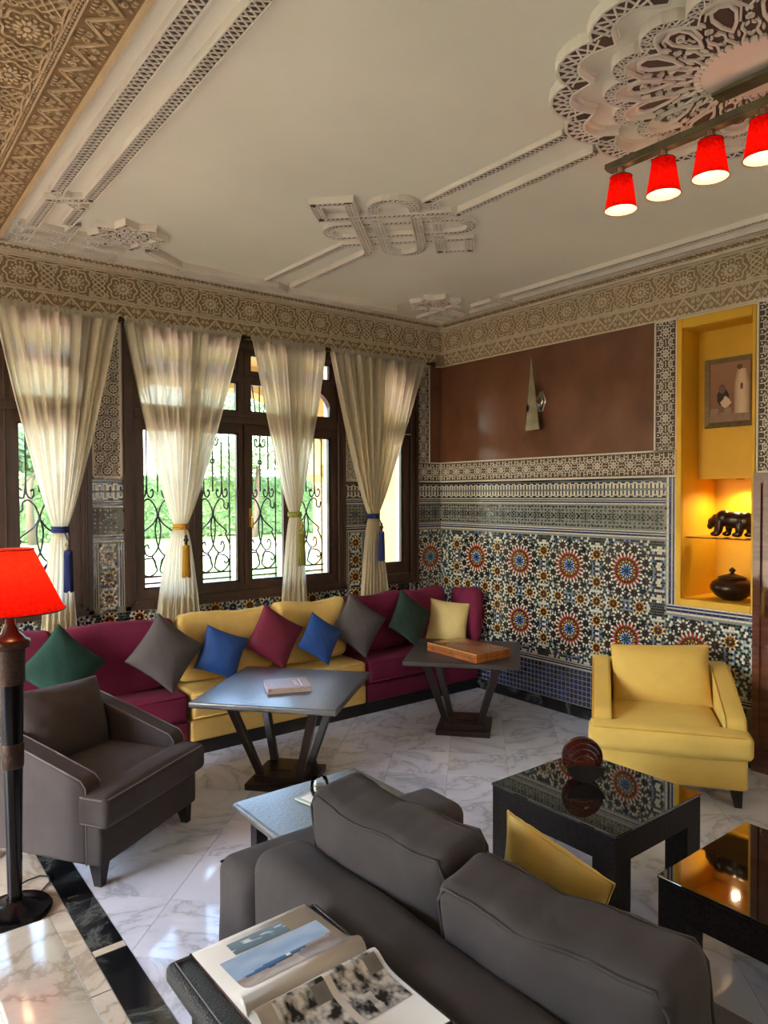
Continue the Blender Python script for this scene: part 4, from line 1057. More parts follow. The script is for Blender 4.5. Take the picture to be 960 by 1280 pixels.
banquette('mustard yellow banquette section behind the table with the book', -2.662, -1.243, 'yellowf')
banquette('crimson banquette section reaching into the corner of the tiled wall', -1.237, -.025, 'magenta')
def backcushion(label, c, w, col, seed, rz=0, h=.445, th=.15, lean=-.07):
    V, F = rbox(w, th, h, .055, (.0, .025, .02), nf=9, jit=.004, seed=seed); R_ = rotm(lean, 0, 0)
    rnd = random.Random(seed); q = []
    for x, y, z in V:
        zz = z-.028*max(0, 1-abs(x/(w/2))**2)*(1 if z > 0 else 0)+.010*math.sin(x/w*7+seed)*(z/h+.5)
        q.append(R_ @ Vector((x, y, zz)))
    mb = MB(); mb.add(q, F)
    t = thing('back_cushion', label, 'cushion', c, rz, 'back cushions of the banquette')
    mb.build('cushion_body', col, t, smooth=True)
    e = [R_ @ Vector((sx, -th*.32, sz)) for sx, sz in ((-w/2+.02, -h/2+.03), (-w/2+.006, 0), (-w/2+.016, h/2-.03), (-w/4, h/2-.022), (0, h/2-.03), (w/4, h/2-.022), (w/2-.016, h/2-.03), (w/2-.006, 0), (w/2-.02, -h/2+.03))]
    pp = MB(); pp.tube(e, .005, 5); pp.build('piping', col, t, smooth=True)
by = -.268
backcushion('crimson back cushion directly behind the red floor lamp', (-3.655, by, .672), .46, 'magenta', 1)
backcushion('crimson back cushion between the green and the grey diamond pillows', (-3.045, by, .670), .72, 'magenta', 2)
backcushion('wide yellow back cushion behind the first blue pillow', (-2.30, by, .672), .73, 'yellowf', 3)
backcushion('wide yellow back cushion behind the second, smaller blue pillow', (-1.605, by, .675), .62, 'yellowf', 4)
backcushion('crimson back cushion behind the grey pillow beside the green velvet one', (-.985, by, .672), .58, 'magenta', 5)
backcushion('crimson back cushion in the corner behind the dark green pillow', (-.46, by, .675), .46, 'magenta', 6)
backcushion('crimson end cushion standing against the tiled wall', (-.092, -.43, .668), .34, 'magenta', 7, -PI/2, th=.11)
def throw(label, c, side, th, roll, col, seed, rz=0, lean=-.28, name='throw_pillow', grp='throw pillows on the banquette', ear=.07):
    V, F, e = pillow(side, side, th, 18, seed, ear); R_ = rotm(lean, 0, rz) @ Matrix.Rotation(roll, 3, 'Y')
    t = thing(name, label, 'pillow', c, 0, grp)
    mb = MB(); mb.add([R_ @ Vector(v) for v in V], F); mb.build('pillow_body', col, t, smooth=True)
    pp = MB(); pp.tube([R_ @ Vector(v) for v in e], .0035, 5, closed=True); pp.build('seam', col, t, smooth=True)
    return t
ty = -.455
throw('emerald green velvet pillow on its corner, nearest the floor lamp', (-3.42, ty, .695), .355, .13, .80, 'green', 1, .05)
throw('grey satin pillow on its corner between the crimson and yellow seats', (-2.80, ty, .690), .365, .14, .72, 'greyp', 2)
throw('blue silk pillow leaning next to the grey one on the yellow seat', (-2.42, ty-.01, .640), .295, .11, .42, 'blue', 3, -.1)
throw('crimson silk pillow on its corner in the middle of the yellow seat', (-2.0, ty+.015, .690), .345, .13, .62, 'crimson', 4)
throw('smaller blue silk pillow between the crimson and grey pillows', (-1.645, ty-.03, .642), .285, .11, .62, 'blue', 5)
throw('grey satin pillow in front of the crimson corner cushions', (-1.275, ty+.01, .690), .36, .13, .66, 'greyp', 6, -.15)
throw('dark bottle-green velvet pillow in the crimson corner', (-.76, ty, .685), .355, .12, .66, 'dkgreen', 7, .1)
throw('small pale gold silk pillow against the crimson end cushion', (-.335, -.455, .617), .345, .12, .16, 'cream', 8, -.55, -.2)

# ---------------------------------------------------------------- armchairs
def arm_prism(mb, x0, x1):
    pr = [(.30, .10), (.30, .435), (.272, .468), (.0, .556), (-.20, .617), (-.26, .634), (-.37, .638), (-.37, .10)]
    n = len(pr); V = [(x0, y, z) for y, z in pr]+[(x1, y, z) for y, z in pr]
    mb.add(V, [tuple(reversed(range(n))), tuple(range(n, 2*n))]+[(i, (i+1) % n, n+(i+1) % n, n+i) for i in range(n)])
    return pr
def armchair(label, x, y, f, col, pip, cush_tilt, seed):
    t = thing('armchair', label, 'armchair', (x, y, 0), math.atan2(f[1], f[0])-PI/2)
    for sx in (-1, 1):
        for yy, k in ((.325, 1), (-.32, -1)):
            mb = MB(); mb.hexa([(sx*.345-.018+sx*.01, yy-.018+k*.01, 0), (sx*.345+.018+sx*.01, yy-.018+k*.01, 0), (sx*.345+.018+sx*.01, yy+.018+k*.01, 0), (sx*.345-.018+sx*.01, yy+.018+k*.01, 0)],
                              [(sx*.345-.032, yy-.032, .1), (sx*.345+.032, yy-.032, .1), (sx*.345+.032, yy+.032, .1), (sx*.345-.032, yy+.032, .1)]); mb.build('leg', 'legmat', t)
    mb = MB(); rb(mb, (0, .02, .188), (.80, .71, .182), .02, (0, .006, 0)); mb.build('seat_base', col, t, smooth=True)
    for sx in (-1, 1):
        mb = MB(); a, b = sorted((sx*.405, sx*.295)); pr = arm_prism(mb, a, b); o = mb.build('armrest', col, t, smooth=True)
        m = o.modifiers.new('b', 'BEVEL'); m.width = .016; m.segments = 3; m.limit_method = 'ANGLE'; m.angle_limit = .2
        o.data.set_sharp_from_angle(angle=.9)
        for xx in (a+.004, b-.004):
            pp = MB(); pp.tube([(xx, yy*1.0+(.001 if yy > 0 else 0), zz+.0) for yy, zz in pr[:6]], .0036, 5); pp.build('piping', pip, o, smooth=True)
    mb = MB(); rb(mb, (0, -.318, .368), (.60, .11, .535), .022, (0, .01, 0)); mb.build('backrest', col, t, smooth=True)
    pp = MB(); pp.tube([(-.3, -.268, .632), (.3, -.268, .632)], .0036, 5); pp.build('piping', pip, t, smooth=True)
    # T-shaped seat cushion
    mb = MB()
    rb(mb, (0, .03, .342), (.585, .58, .135), .035, (0, 0, .022), nf=8); rb(mb, (0, .345, .341), (.845, .16, .135), .035, (.0, .010, .014), nf=9, jit=.002)
    o = mb.build('seat_cushion', col, t, smooth=True)
    for z in (.398, .286):
        pp = MB(); pts = [(-.408, .275, z), (-.411, .30, z), (-.411, .39, z), (-.39, .413, z), (-.2, .420, z+.004), (0, .423, z+.006), (.2, .420, z+.004), (.39, .413, z), (.411, .39, z), (.411, .30, z), (.408, .275, z)]
        pp.tube(pts, .0042, 5); pp.build('piping', pip, o, smooth=True)
    V, F, e = pillow(.57, .37, .20, 18, seed, .03, .009); R_ = rotm(.0, 0, 0); T = Matrix.Rotation(cush_tilt[2], 3, 'Z') @ Matrix.Rotation(cush_tilt[1], 3, 'X') @ Matrix.Rotation(cush_tilt[0], 3, 'Y')
    c = Vector((cush_tilt[3], -.150, .575))
    mb = MB(); mb.add([c+T @ Vector(v) for v in V], F); o = mb.build('back_cushion', col, t, smooth=True)
    pp = MB(); pp.tube([c+T @ Vector(v) for v in e], .004, 5, closed=True); pp.build('piping', pip, o, smooth=True)
    return t
_ga = armchair('taupe grey velvet armchair beside the red floor lamp, loose cushion on its seat', -3.495, -1.26, (.55, -.835), 'greyf', 'pipe', (-.06, .30, -.05, 0), 21)
_ga.scale = (.9, 1, 1)
armchair('butter yellow armchair in front of the mosaic wall', -.56, -2.575, (-.81, -.58), 'yellowchair', 'pipey', (.05, .24, 0, .0), 22)

# ---------------------------------------------------------------- grey sofa seen from behind
t = thing('sofa', 'taupe grey velvet sofa with its back to the camera and two plump cushions', 'sofa', (-3.134, -3.74, 0))
ox, oy = -3.134, -3.74
def L(x, y, z): return (x-ox, y-oy, z)
for x in (-3.50, -2.80):
    for y in (-2.95, -4.52):
        mb = MB(); mb.hexa([(x-ox-.02, y-oy-.02, 0), (x-ox+.02, y-oy-.02, 0), (x-ox+.02, y-oy+.02, 0), (x-ox-.02, y-oy+.02, 0)], [(x-ox-.03, y-oy-.03, .1), (x-ox+.03, y-oy-.03, .1), (x-ox+.03, y-oy+.03, .1), (x-ox-.03, y-oy+.03, .1)]); mb.build('leg', 'legmat', t)
mb = MB(); rb(mb, L(-3.13, -3.74, .185), (.82, 1.68, .17), .02, nf=10); mb.build('seat_base', 'greyf', t, smooth=True)
for y in (-2.995, -4.49):
    mb = MB(); rb(mb, L(-3.135, y, .35), (.86, .225, .51), .045, (.008, .008, .008), nf=9, jit=.003, seed=int(-y*10)); mb.build('armrest', 'greyf', t, smooth=True)
    pp = MB(); pp.tube([L(-3.56, y+.085, .588), L(-3.1, y+.088, .594), L(-2.72, y+.085, .588)], .004, 5); pp.build('piping', 'greyf', t, smooth=True)
mb = MB(); rb(mb, L(-3.47, -3.745, .395), (.19, 1.285, .62), .055, (.008, 0, .008), nf=14, jit=.003, seed=4); mb.build('backrest', 'greyf', t, smooth=True)
for y in (-3.43, -4.06):
    mb = MB(); rb(mb, L(-3.05, y, .345), (.66, .62, .15), .04, (.01, 0, .025), nf=9, jit=.002, seed=int(-y*7)); mb.build('seat_cushion', 'greyf', t, smooth=True)
def sofacush(c, w, h, th, rz, lean, roll, seed):
    V, F = rbox(th, w, h, .036, (.026, .0, .012), nf=30, na=3, jit=.002, seed=seed); T = Matrix.Rotation(rz, 3, 'Z') @ Matrix.Rotation(lean, 3, 'Y') @ Matrix.Rotation(roll, 3, 'X'); rnd = random.Random(seed)
    def crease(x, y, z):
        k = (z/(h/2)); u = y/(w/2)
        # creases pulled in along the top seam
        kk_ = max(0, k)
        dz = -.020*(1-u*u)*(k > .2)*k
        for uc, wd, am, sl in ((.12, .035, .0042, .25), (-.32, .03, .0034, -.2), (.5, .03, .004, .3), (.72, .025, .003, .2), (-.62, .03, .0028, -.3)):
            dz -= am*.8*math.exp(-((u-uc-sl*(1-k)*.5)/(wd*1.5))**2)*kk_**1.5
        dx = -.010*math.sin(6*u+seed)*kk_**2*(1-u*u)
        for uc, wd, am, sl in ((.12, .04, .0045, .55), (-.32, .035, .004, -.45), (.5, .04, .0042, .5), (-.62, .03, .0034, -.5)):
            dx += (1 if x < 0 else -1)*am*math.exp(-((u-uc-sl*(1-k))/wd)**2)*max(0, k+.3)*max(0, 1-max(0, k)**3)
        return Vector(c)+T @ Vector((x+dx, y, z+dz))
    mb = MB(); mb.add([L(*crease(*p)) for p in V], F); o = mb.build('back_cushion', 'greyf', t, smooth=True)
    r, s7 = .036, .036*.79
    for sx in (-1, 1):
        xx = sx*(th/2-r+s7); ye = w/2-r+s7; ze = h/2-r+s7
        e = [(xx, -ye, -h/2+.08+(ze-.08+h/2-.04)*i/6) for i in range(7)]+[(xx, -ye+2*ye*i/24, ze) for i in range(1, 24)]+[(xx, ye, ze-.04-(ze-.08+h/2-.04)*i/6) for i in range(7)]
        pp = MB(); pp.tube([L(*crease(*p)) for p in e], .0046, 6); pp.build('piping', 'greyf', o, smooth=True)
sofacush((-3.275, -3.42, .640), .52, .455, .175, .10, -.15, .03, 31)
sofacush((-3.275, -3.985, .632), .55, .445, .175, .10, -.15, -.04, 32)
throw('yellow gold damask pillow propped on the seat of the grey sofa', (-2.97, -3.69, .648), .315, .11, -.31, 'gold', 41, PI/2+.1, -.28, 'throw_pillow', 'pillow on the grey sofa')

# ---------------------------------------------------------------- pedestal tables with splayed legs
def pedestal(label, x, y, rz, top, sz, wood_='darkwood'):
    t = thing('pedestal_table', label, 'table', (x, y, 0), rz)
    mb = MB(); rb(mb, (0, 0, .548), (sz, sz, .034), .008, nf=4); mb.build('tabletop', top, t, auto=40)
    mb = MB(); mb.box((-.26, -.26, .518), (.26, .26, .5305)); mb.build('apron', wood_, t)
    mb = MB(); mb.box((-.19, -.19, 0), (.19, .19, .035)); mb.build('base_plate', wood_, t)
    mb = MB(); mb.box((-.145, -.145, .035), (.145, .145, .072)); mb.build('plinth', wood_, t)
    mb = MB(); mb.box((-.05, -.05, .072), (.05, .05, .077)); mb.build('plinth_inset', wood_, t)
    for sx, sy in ((1, 1), (-1, 1), (-1, -1), (1, -1)):
        q = .022; b = [(sx*.118-q, sy*.118-q, .072), (sx*.118+q, sy*.118-q, .072), (sx*.118+q, sy*.118+q, .072), (sx*.118-q, sy*.118+q, .072)]
        T = [(sx*.25+(p[0]-sx*.118)*1.15, sy*.25+(p[1]-sy*.118)*1.15, .519) for p in b]
        mb = MB(); mb.hexa(b, T); o = mb.build('leg', wood_, t); m = o.modifiers.new('b', 'BEVEL'); m.width = .006; m.segments = 2
    return t
pedestal('dark table with splayed legs and a glossy wrinkled top, holding a book', -2.355, -1.215, math.radians(41), 'tabletop1', .84)
pedestal('dark table with splayed legs in the corner, holding the wooden case', -.865, -1.20, math.radians(41), 'tabletop2', .785)
t = thing('book', 'mauve hardback book lying flat on the splayed-leg table', 'book', (-2.375, -1.262, .5655), math.radians(-22))
mb = MB(); mb.box((-.123, -.105, 0), (.125, .108, .004)); mb.box((-.123, -.105, .026), (.125, .108, .030)); mb.box((-.125, -.107, 0), (-.121, .108, .03)); mb.build('cover', 'bookcover', t)
mb = MB(); mb.box((-.12, -.1, .004), (.119, .104, .026)); mb.build('pages', 'paperedge', t)
mb = MB(); mb.box((.072, -.075, .030), (.080, .07, .0304))
rnd = random.Random(3)
for k in range(6):
    y0 = -.06+.02*k; mb.bar((.036+.004*(k % 2), y0, .0302), (.058, y0+.012, .0302), .005, .0004); mb.bar((.04, y0+.012, .0302), (.054-.006*(k % 3), y0, .0302), .003, .0004)
mb.box((-.095, -.02, .030), (-.086, -.012, .0304)); mb.build('cover_print', 'white', t)
t = thing('wooden_case', 'honey-coloured wooden games case with three small clasps', 'case', (-.915, -1.285, .5655), math.radians(-1.5))
mb = MB(); rb(mb, (0, 0, .014), (.325, .515, .028), .003, nf=2); mb.build('lower_half', 'boxwood', t, auto=40)
mb = MB(); rb(mb, (0, 0, .044), (.325, .515, .030), .003, nf=2); mb.build('lid', 'boxwood', t, auto=40)
mb = MB(); mb.box((-.1635, -.2575, .0545), (-.158, .2575, .0598)); mb.build('inlay_strip', 'boxlight', t)
for y in (-.19, .0, .19):
    mb = MB(); mb.box((-.1665, y-.009, .018), (-.1625, y+.009, .040)); mb.tube([(-.167, y, .02), (-.170, y, .034)], .004, 8); mb.build('clasp', 'chrome', t)

# ---------------------------------------------------------------- low table with coaster and glass
t = thing('low_table', 'low black table with a rounded worn leather top beyond the sofa arm', 'table', (-2.90, -2.545, 0))
mb = MB(); rb(mb, (0, 0, .432), (.62, .59, .036), .017, nf=6); mb.build('tabletop', 'tabletop1', t, smooth=True)
mb = MB(); mb.box((-.25, -.24, .37), (.25, .24, .415)); mb.build('apron', 'ebony', t)
for sx in (-1, 1):
    for sy in (-1, 1): mb = MB(); mb.box((sx*.225-.025, sy*.215-.025, 0), (sx*.225+.025, sy*.215+.025, .37)); mb.build('leg', 'ebony', t)
t = thing('coaster', 'pale square coaster under the small glass', 'coaster', (-2.935, -2.435, .4505), .2)
mb = MB(); rb(mb, (0, 0, .004), (.105, .105, .008), .003, nf=2); mb.build('coaster_body', 'coaster', t)
mb = MB(); mb.box((-.035, -.035, .0078), (.035, .035, .0084)); mb.build('coaster_inset', 'white', t)
t = thing('glass_tumbler', 'small amber-tinted tumbler half hidden by the sofa cushion', 'glass', (-2.91, -2.45, .459))
mb = MB(); mb.lathe([(.022, 0), (.034, .012), (.040, .035), (.037, .062), (.031, .078)], 20, caps=(True, False)); mb.lathe([(.029, .078), (.035, .06), (.037, .035), (.03, .014)], 20, caps=(False, True)); mb.build('glass_body', 'clear', t, smooth=True)
mb = MB(); mb.lathe([(.028, .012), (.034, .03), (.034, .045)], 20); mb.build('amber_content', 'pewter', t, smooth=True)

# ---------------------------------------------------------------- black cube coffee tables
kk = NT('carved_black_brown_panel'); v = kk.coords(); vo = kk.node('ShaderNodeTexVoronoi'); vo.inputs['Scale'].default_value = 85; kk.l.new(v, vo.inputs['Vector'])
kk.l.new(kk.ramp(vo.outputs['Distance'], [(.30, lin('#0c0809')), (.5, lin('#221917'))]), kk.b.inputs['Base Color']); kk.b.inputs['Roughness'].default_value = .5; kk.b.inputs['Specular IOR Level'].default_value = .2; kk.bump(vo.outputs['Distance'], .35, .004); M['panel'] = kk.m
def coffee(label, x0, x1, y0, y1, H=.38):
    cx, cy = (x0+x1)/2, (y0+y1)/2; a, b = (x1-x0)/2, (y1-y0)/2
    t = thing('coffee_table', label, 'coffee table', (cx, cy, 0)); lw = .105
    for sx in (-1, 1):
        for sy in (-1, 1):
            mb = MB(); p = sorted((sx*a, sx*(a-lw))); q = sorted((sy*b, sy*(b-lw))); mb.box((p[0], q[0], 0), (p[1], q[1], H-.012)); mb.build('leg', 'panel', t)
    for sx in (-1, 1):
        mb = MB(); p = sorted((sx*a, sx*(a-.03))); mb.box((p[0], -b+lw, H-.125), (p[1], b-lw, H-.012)); mb.build('apron', 'panel', t)
        mb = MB(); p = sorted((sx*b, sx*(b-.03))); mb.box((-a+lw, p[0], H-.125), (a-lw, p[1], H-.012)); mb.build('apron', 'panel', t)
    mb = MB(); mb.box((-a-.004, -b-.004, H-.0115), (a+.004, b+.004, H)); o = mb.build('glass_top', 'blackglass', t); m = o.modifiers.new('b', 'BEVEL'); m.width = .002; m.segments = 2
coffee('square black coffee table mirroring the mosaic, carrying the round wooden ornament', -2.105, -1.47, -3.30, -2.655)
coffee('square black coffee table whose glass top mirrors the yellow niche', -2.235, -1.60, -4.20, -3.56)
t = thing('round_ornament', 'dark red wooden ornament of nested round discs on the black table', 'ornament', (-1.745, -2.885, .3805), math.radians(-40))
def disc(r, y0, y1, zc, z0=None, mat='redwood', name='disc'):
    mb = MB(); pts = [(r*math.cos(a), zc+r*math.sin(a)) for a in [2*PI*i/40 for i in range(40)]]
    if z0 is not None: pts = [(x, max(z0, z)) for x, z in pts]
    n = len(pts); mb.add([(x, y0, z) for x, z in pts]+[(x, y1, z) for x, z in pts], [tuple(range(n)), tuple(reversed(range(n, 2*n)))]+[(i, n+i, n+(i+1) % n, (i+1) % n) for i in range(n)])
    o = mb.build(name, mat, t); m = o.modifiers.new('b', 'BEVEL'); m.width = .004; m.segments = 2; m.limit_method = 'ANGLE'
disc(.094, .012, .036, .094)
disc(.080, -.006, .012, .086); disc(.066, -.022, -.006, .080); disc(.048, -.036, -.022, .074)
mb = MB(); pts = [(.09*math.cos(a), .092+.09*math.sin(a)) for a in [PI+PI*i/24 for i in range(25)]]; n = len(pts)
pts = [(x, min(z, .072)) for x, z in pts]
mb.add([(x, -.052, z) for x, z in pts]+[(x, -.036, z) for x, z in pts], [tuple(range(n)), tuple(reversed(range(n, 2*n)))]+[(i, n+i, n+(i+1) % n, (i+1) % n) for i in range(n)]); mb.build('holder_front', 'ebony', t)

# ---------------------------------------------------------------- console behind the sofa with the open magazine
t = thing('console_table', 'black pebbled-leather console table behind the grey sofa', 'console table', (-3.752, -4.05, 0))
mb = MB(); rb(mb, (0, 0, .698), (.375, 1.19, .044), .016, nf=8); mb.build('tabletop', 'leather', t, smooth=True)
for y in (-.5, .5): mb = MB(); mb.box((-.15, y-.04, 0), (.15, y+.04, .676)); mb.build('leg', 'ebony', t)
mb = MB(); mb.tube([(-.17, -.58, .722), (-.17, .575, .722), (.17, .575, .722), (.17, -.58, .722)], .0018, 4); mb.build('stitching', 'pipe', t)
mg = thing('open_book', 'open illustrated book with colour and black-and-white photographs on the black console', 'book', (-3.735, -3.712, .7205), .03)
PW, PH = .285, .245          # along x, away from the spine in y
def page_z(s, side): return .004+.021*math.exp(-((s-.10)/.13)**2)*(1-math.exp(-s*26))+.012*math.exp(-s*2.2)*(1-math.exp(-s*40))
def page(side, dz=0, inset=0):
    mb = MB(); N = 22; V = []
    for i in range(N+1):
        s = i/N
        for x in (-PW/2+inset, PW/2-inset): V.append((x, side*(s*PH*(1-inset*2)), page_z(s, side)+dz))
    n = len(V); V += [(x, y, min(.003, z-.001) if True else 0) for x, y, z in V]
    F = []
    for i in range(N):
        a = 2*i; F += [(a, a+1, a+3, a+2) if side > 0 else (a+2, a+3, a+1, a), (a, a+2, n+a+2, n+a), (a+1, n+a+1, n+a+3, a+3)]
    F += [(2*N, 2*N+1, n+2*N+1, n+2*N)]
    mb.add(V, F); return mb
def img(side, x0, x1, s0, s1, fn, nu=44, nv=34):
    mb = MB(); V = []; mb.c = []
    for j in range(nv+1):
        s = s0+(s1-s0)*j/nv
        for i in range(nu+1): V.append((x0+(x1-x0)*i/nu, side*s*PH, page_z(s, side)+.0007))
    F = []
    for j in range(nv):
        for i in range(nu):
            a = j*(nu+1)+i; F.append((a, a+1, a+nu+2, a+nu+1) if side > 0 else (a, a+nu+1, a+nu+2, a+1)); mb.c.append(fn((i+.5)/nu, (j+.5)/nv))
    mb.add(V, F); return mb
for side in (1, -1):
    pg = page(side).build('page_block', 'paper', mg, smooth=True)
mb = MB(); mb.box((-PW/2-.004, -PH-.004, 0), (PW/2+.004, PH+.004, .0028)); mb.build('cover', 'redwood', mg)
from mathutils import noise as mn
def nz(x, y, s=0): return mn.noise(Vector((x, y, s)))*.5+.5
def L3(h): return lin(h)
def mixl(a, b, t): t = max(0, min(1, t)); return tuple(p*(1-t)+q*t for p, q in zip(a, b))
def im_sky(u, v):
    c = mixl(L3('#5c7484'), L3('#7f97a6'), v); n = nz(u*5, v*7, 1)
    return mixl(c, L3('#e8eef0'), (n-.58)*9) if .25 < v < .8 else c
def im_air(u, v):      # v runs away from the spine
    d = v-(.50+.10*(u-.5))
    c = mixl(L3('#c7d6ea'), L3('#7fa6d6'), nz(u*4, v*5, 2)*.9+.1) if d > 0 else mixl(L3('#8f7a70'), L3('#b7a196'), nz(u*9, v*9, 3))
    if .05 < u < .75 and abs(d+.02) < .07*math.sin(PI*(u-.05)/.7): c = mixl(L3('#3f6ea8'), L3('#1e3850'), max(0, -d*16))
    if abs(u-.52) < .025 and abs(d-.01) < .03: c = L3('#f0f0ee')
    if u > .6 and d < -.06: c = mixl(c, L3('#5e4a44'), .5)
    return c
def im_bw(seed):
    def f(u, v):
        n = nz(u*5+seed, v*5, seed)*.65+nz(u*16, v*16, seed+3)*.35; g = max(0, min(1, (n-.36)*3.4))
        if u > .70 and .08 < v < .36: g = (.72 if int(u*90) % 2 else .35)*(.6+.4*nz(u*4, v*4, 2))
        if v > .55 and abs(u-.35-.1*nz(u*6, v*6, 9)) < .08: g = .85*nz(u*9, v*9, 4)+.3
        return mixl(L3('#1d1b1b'), L3('#d8d2cc'), g)
    return f
for fn, sd, x0, x1, s0, s1 in ((im_sky, 1, -.075, .06, .72, .90), (im_air, 1, -.115, .125, .16, .70), (im_bw(2.3), -1, -.11, .005, .10, .62), (im_bw(7.7), -1, .02, .132, .08, .62)):
    img(sd, x0, x1, s0, s1, fn).build('printed_photo', 'print', mg)

# ---------------------------------------------------------------- marble-capped low wall, floor lamp, cable
t = thing('low_wall', 'low wall capped with cream marble next to the floor lamp', 'low wall', (-4.091, -3.75, 0))
mb = MB(); mb.box((-.075, -1.0, 0), (.075, 1.0, .465)); mb.build('wall_body', 'wallplain', t)
mb = MB(); rb(mb, (0, 0, .482), (.178, 2.04, .034), .006, nf=3); mb.build('marble_cap', 'marble_w', t, smooth=True)
t = thing('floor_lamp', 'tall floor lamp with a lit red shade on a black tapering column', 'floor lamp', (-3.912, -1.715, .0012))
mb = MB(); mb.lathe([(.138, 0), (.140, .012), (.132, .022), (.09, .028), (.075, .04), (.05, .046), (.034, .06)], 36); mb.build('base', 'lampblack', t, auto=35)
mb = MB(); mb.lathe([(.027, .06), (.031, .3), (.038, .60)], 24); mb.build('lower_column', 'lampblack', t, auto=40)
mb = MB(); mb.lathe([(.040, .60), (.042, .605), (.044, .69), (.042, .70)], 24); mb.build('middle_sleeve', 'lampbrown', t, auto=40)
mb = MB(); mb.lathe([(.040, .70), (.046, .94)], 24); mb.build('upper_column', 'lampblack', t, auto=40)
mb = MB(); mb.lathe([(.049, .94), (.051, .95), (.053, 1.075), (.056, 1.082)], 24); mb.build('embossed_sleeve', 'lampbrown', t, auto=40)
mb = MB(); mb.lathe([(.056, 1.082), (.070, 1.088), (.074, 1.10), (.072, 1.118), (.058, 1.124), (.050, 1.134), (.034, 1.15), (.03, 1.165), (.02, 1.18), (.016, 1.22)], 28); mb.build('capital', 'bronze', t, smooth=True)
mb = MB(); mb.lathe([(.205, 1.238), (.196, 1.252), (.092, 1.478), (.09, 1.484)], 48, caps=(False, False)); sd = mb.build('lamp_shade', 'shade', t, smooth=True)
for r, z in ((.205, 1.238), (.09, 1.484)):
    mb = MB(); mb.tube([(r*math.cos(a), r*math.sin(a), z) for a in [2*PI*i/48 for i in range(48)]], .003, 5, closed=True); mb.build('shade_rim', 'trimred', sd)
mb = MB(); mb.lathe([(.008, 1.22), (.022, 1.25), (.03, 1.30), (.022, 1.34), (.006, 1.352)], 16); mb.build('bulb', 'bulb', t, smooth=True)
lamp('floor_lamp_light', 'POINT', (-3.912, -1.715, 1.38), 4.5, (1, .62, .35), .04)
t = thing('lamp_cable', 'thin black cable looping on the floor behind the lamp base', 'cable', (-3.80, -1.58, .006))
mb = MB(); mb.tube([(x, y, z) for x, y, z in [(-.11, .01, .03), (-.06, .05, .012), (-.02, .09, .002), (.03, .10, 0), (.06, .07, 0), (.055, .02, 0), (.02, -.02, 0), (-.0, -.05, 0)]], .0035, 6); mb.build('cable', 'cord', t, smooth=True)

# ---------------------------------------------------------------- wall sconce
t = thing('wall_sconce', 'silver blade-shaped wall sconce on an oval plate over the brown panel', 'sconce', (-.006, -1.187, 2.434))
mb = MB(); pts = [(.042*math.cos(a)*(1+.12*math.cos(4*a)), .085*math.sin(a)*(1+.06*math.cos(6*a))) for a in [2*PI*i/36 for i in range(36)]]
mb.plate(pts, .008, inset=.12); mb.plate([(a*.62, b*.55) for a, b in pts], .014, h0=.008, inset=.2); mb.v = [(-h, -u, v) for u, v, h in mb.v]; mb.build('wall_plate', 'chrome', t, auto=50)
mb = MB()
for k in range(4): mb.lathe([(.002, .012), (.011, .008), (.013, 0), (.011, -.008), (.002, -.012)], 12, (0, 0, 0)) if False else None
mb.tube([(-.012, 0, 0), (-.05, .004, 0), (-.085, .010, -.004)], .007, 8); mb.tube([(-.016, -.022, 0), (-.016, .022, 0)], .010, 8); mb.lathe([(.003, .02), (.014, .012), (.014, -.012), (.003, -.02)], 12, (-.018, 0, 0)); mb.build('arm', 'pewter', t, smooth=True)
mb = MB(); A = (-.094, .021, .352); B = (-.094, .100, -.324); Cc = (-.118, .058, -.235); D = (-.068, -.037, -.224)
o_ = .006
def off(p, d): return (p[0]+d, p[1], p[2])
V = [A, B, Cc, D]+[off(p, o_) for p in (A, B, Cc, D)]
mb.add(V, [(0, 1, 2), (0, 2, 3), (4, 6, 5), (4, 7, 6), (0, 4, 5, 1), (1, 5, 6, 2), (2, 6, 7, 3), (3, 7, 4, 0)]); mb.build('blade', 'pewter', t)
mb = MB(); mb.tube([(-.112, .040, -.03), (-.118, .040, -.06), (-.118, .040, -.085)], [.005, .012, .004], 8); mb.build('jewel', 'bronze', t, smooth=True)

# ---------------------------------------------------------------- yellow niche with shelf, picture, bear and pot
root = bpy.data.objects.new('niche', None); COL.objects.link(root); root['kind'] = 'structure'
mb = MB(); e = .004
y0, y1 = -2.836, -2.376
mb.box((.0, y1-e, 1.0), (.44, y1, 2.79)); mb.box((0, y0, 1.0), (.44, y0+e, 2.79)); mb.box((.0, y0, 1.0), (.44, y1, 1.0+e)); mb.box((.436, y0, 1.0), (.44, y1, 1.8)); mb.box((.196, y0, 1.8), (.2, y1, 2.79)); mb.box((.0, y0, 2.786), (.2, y1, 2.79)); mb.box((.196, y0, 1.796), (.44, y1, 1.8))
mb.build('niche_lining', 'ochre', root)
for a, b, c_, d in ((-2.378, -2.340, .957, 2.85), (-2.854, -2.834, .957, 2.85), (-2.834, -2.378, 2.788, 2.85)):
    mb = MB(); mb.box((-.020, a, c_), (.0, b, d)); o = mb.build('niche_trim', 'ochre', root); m = o.modifiers.new('b', 'BEVEL'); m.width = .005; m.segments = 2
mb = MB(); mb.hexa([(-.024, -2.834, .957), (.0, -2.834, .957), (.0, -2.378, .957), (-.024, -2.378, .957)], [(-.018, -2.834, 1.0), (.004, -2.834, 1.006), (.004, -2.378, 1.006), (-.018, -2.378, 1.0)]); mb.build('niche_trim', 'ochre', root)
mb = MB(); mb.box((.02, y1-.055, 1.0), (.026, y1-e, 2.78)); mb.build('niche_pilaster', 'ochre', root) if False else None
t = thing('glass_shelf', 'clear glass shelf holding the bear inside the yellow niche', 'shelf', (.23, -2.606, 1.408))
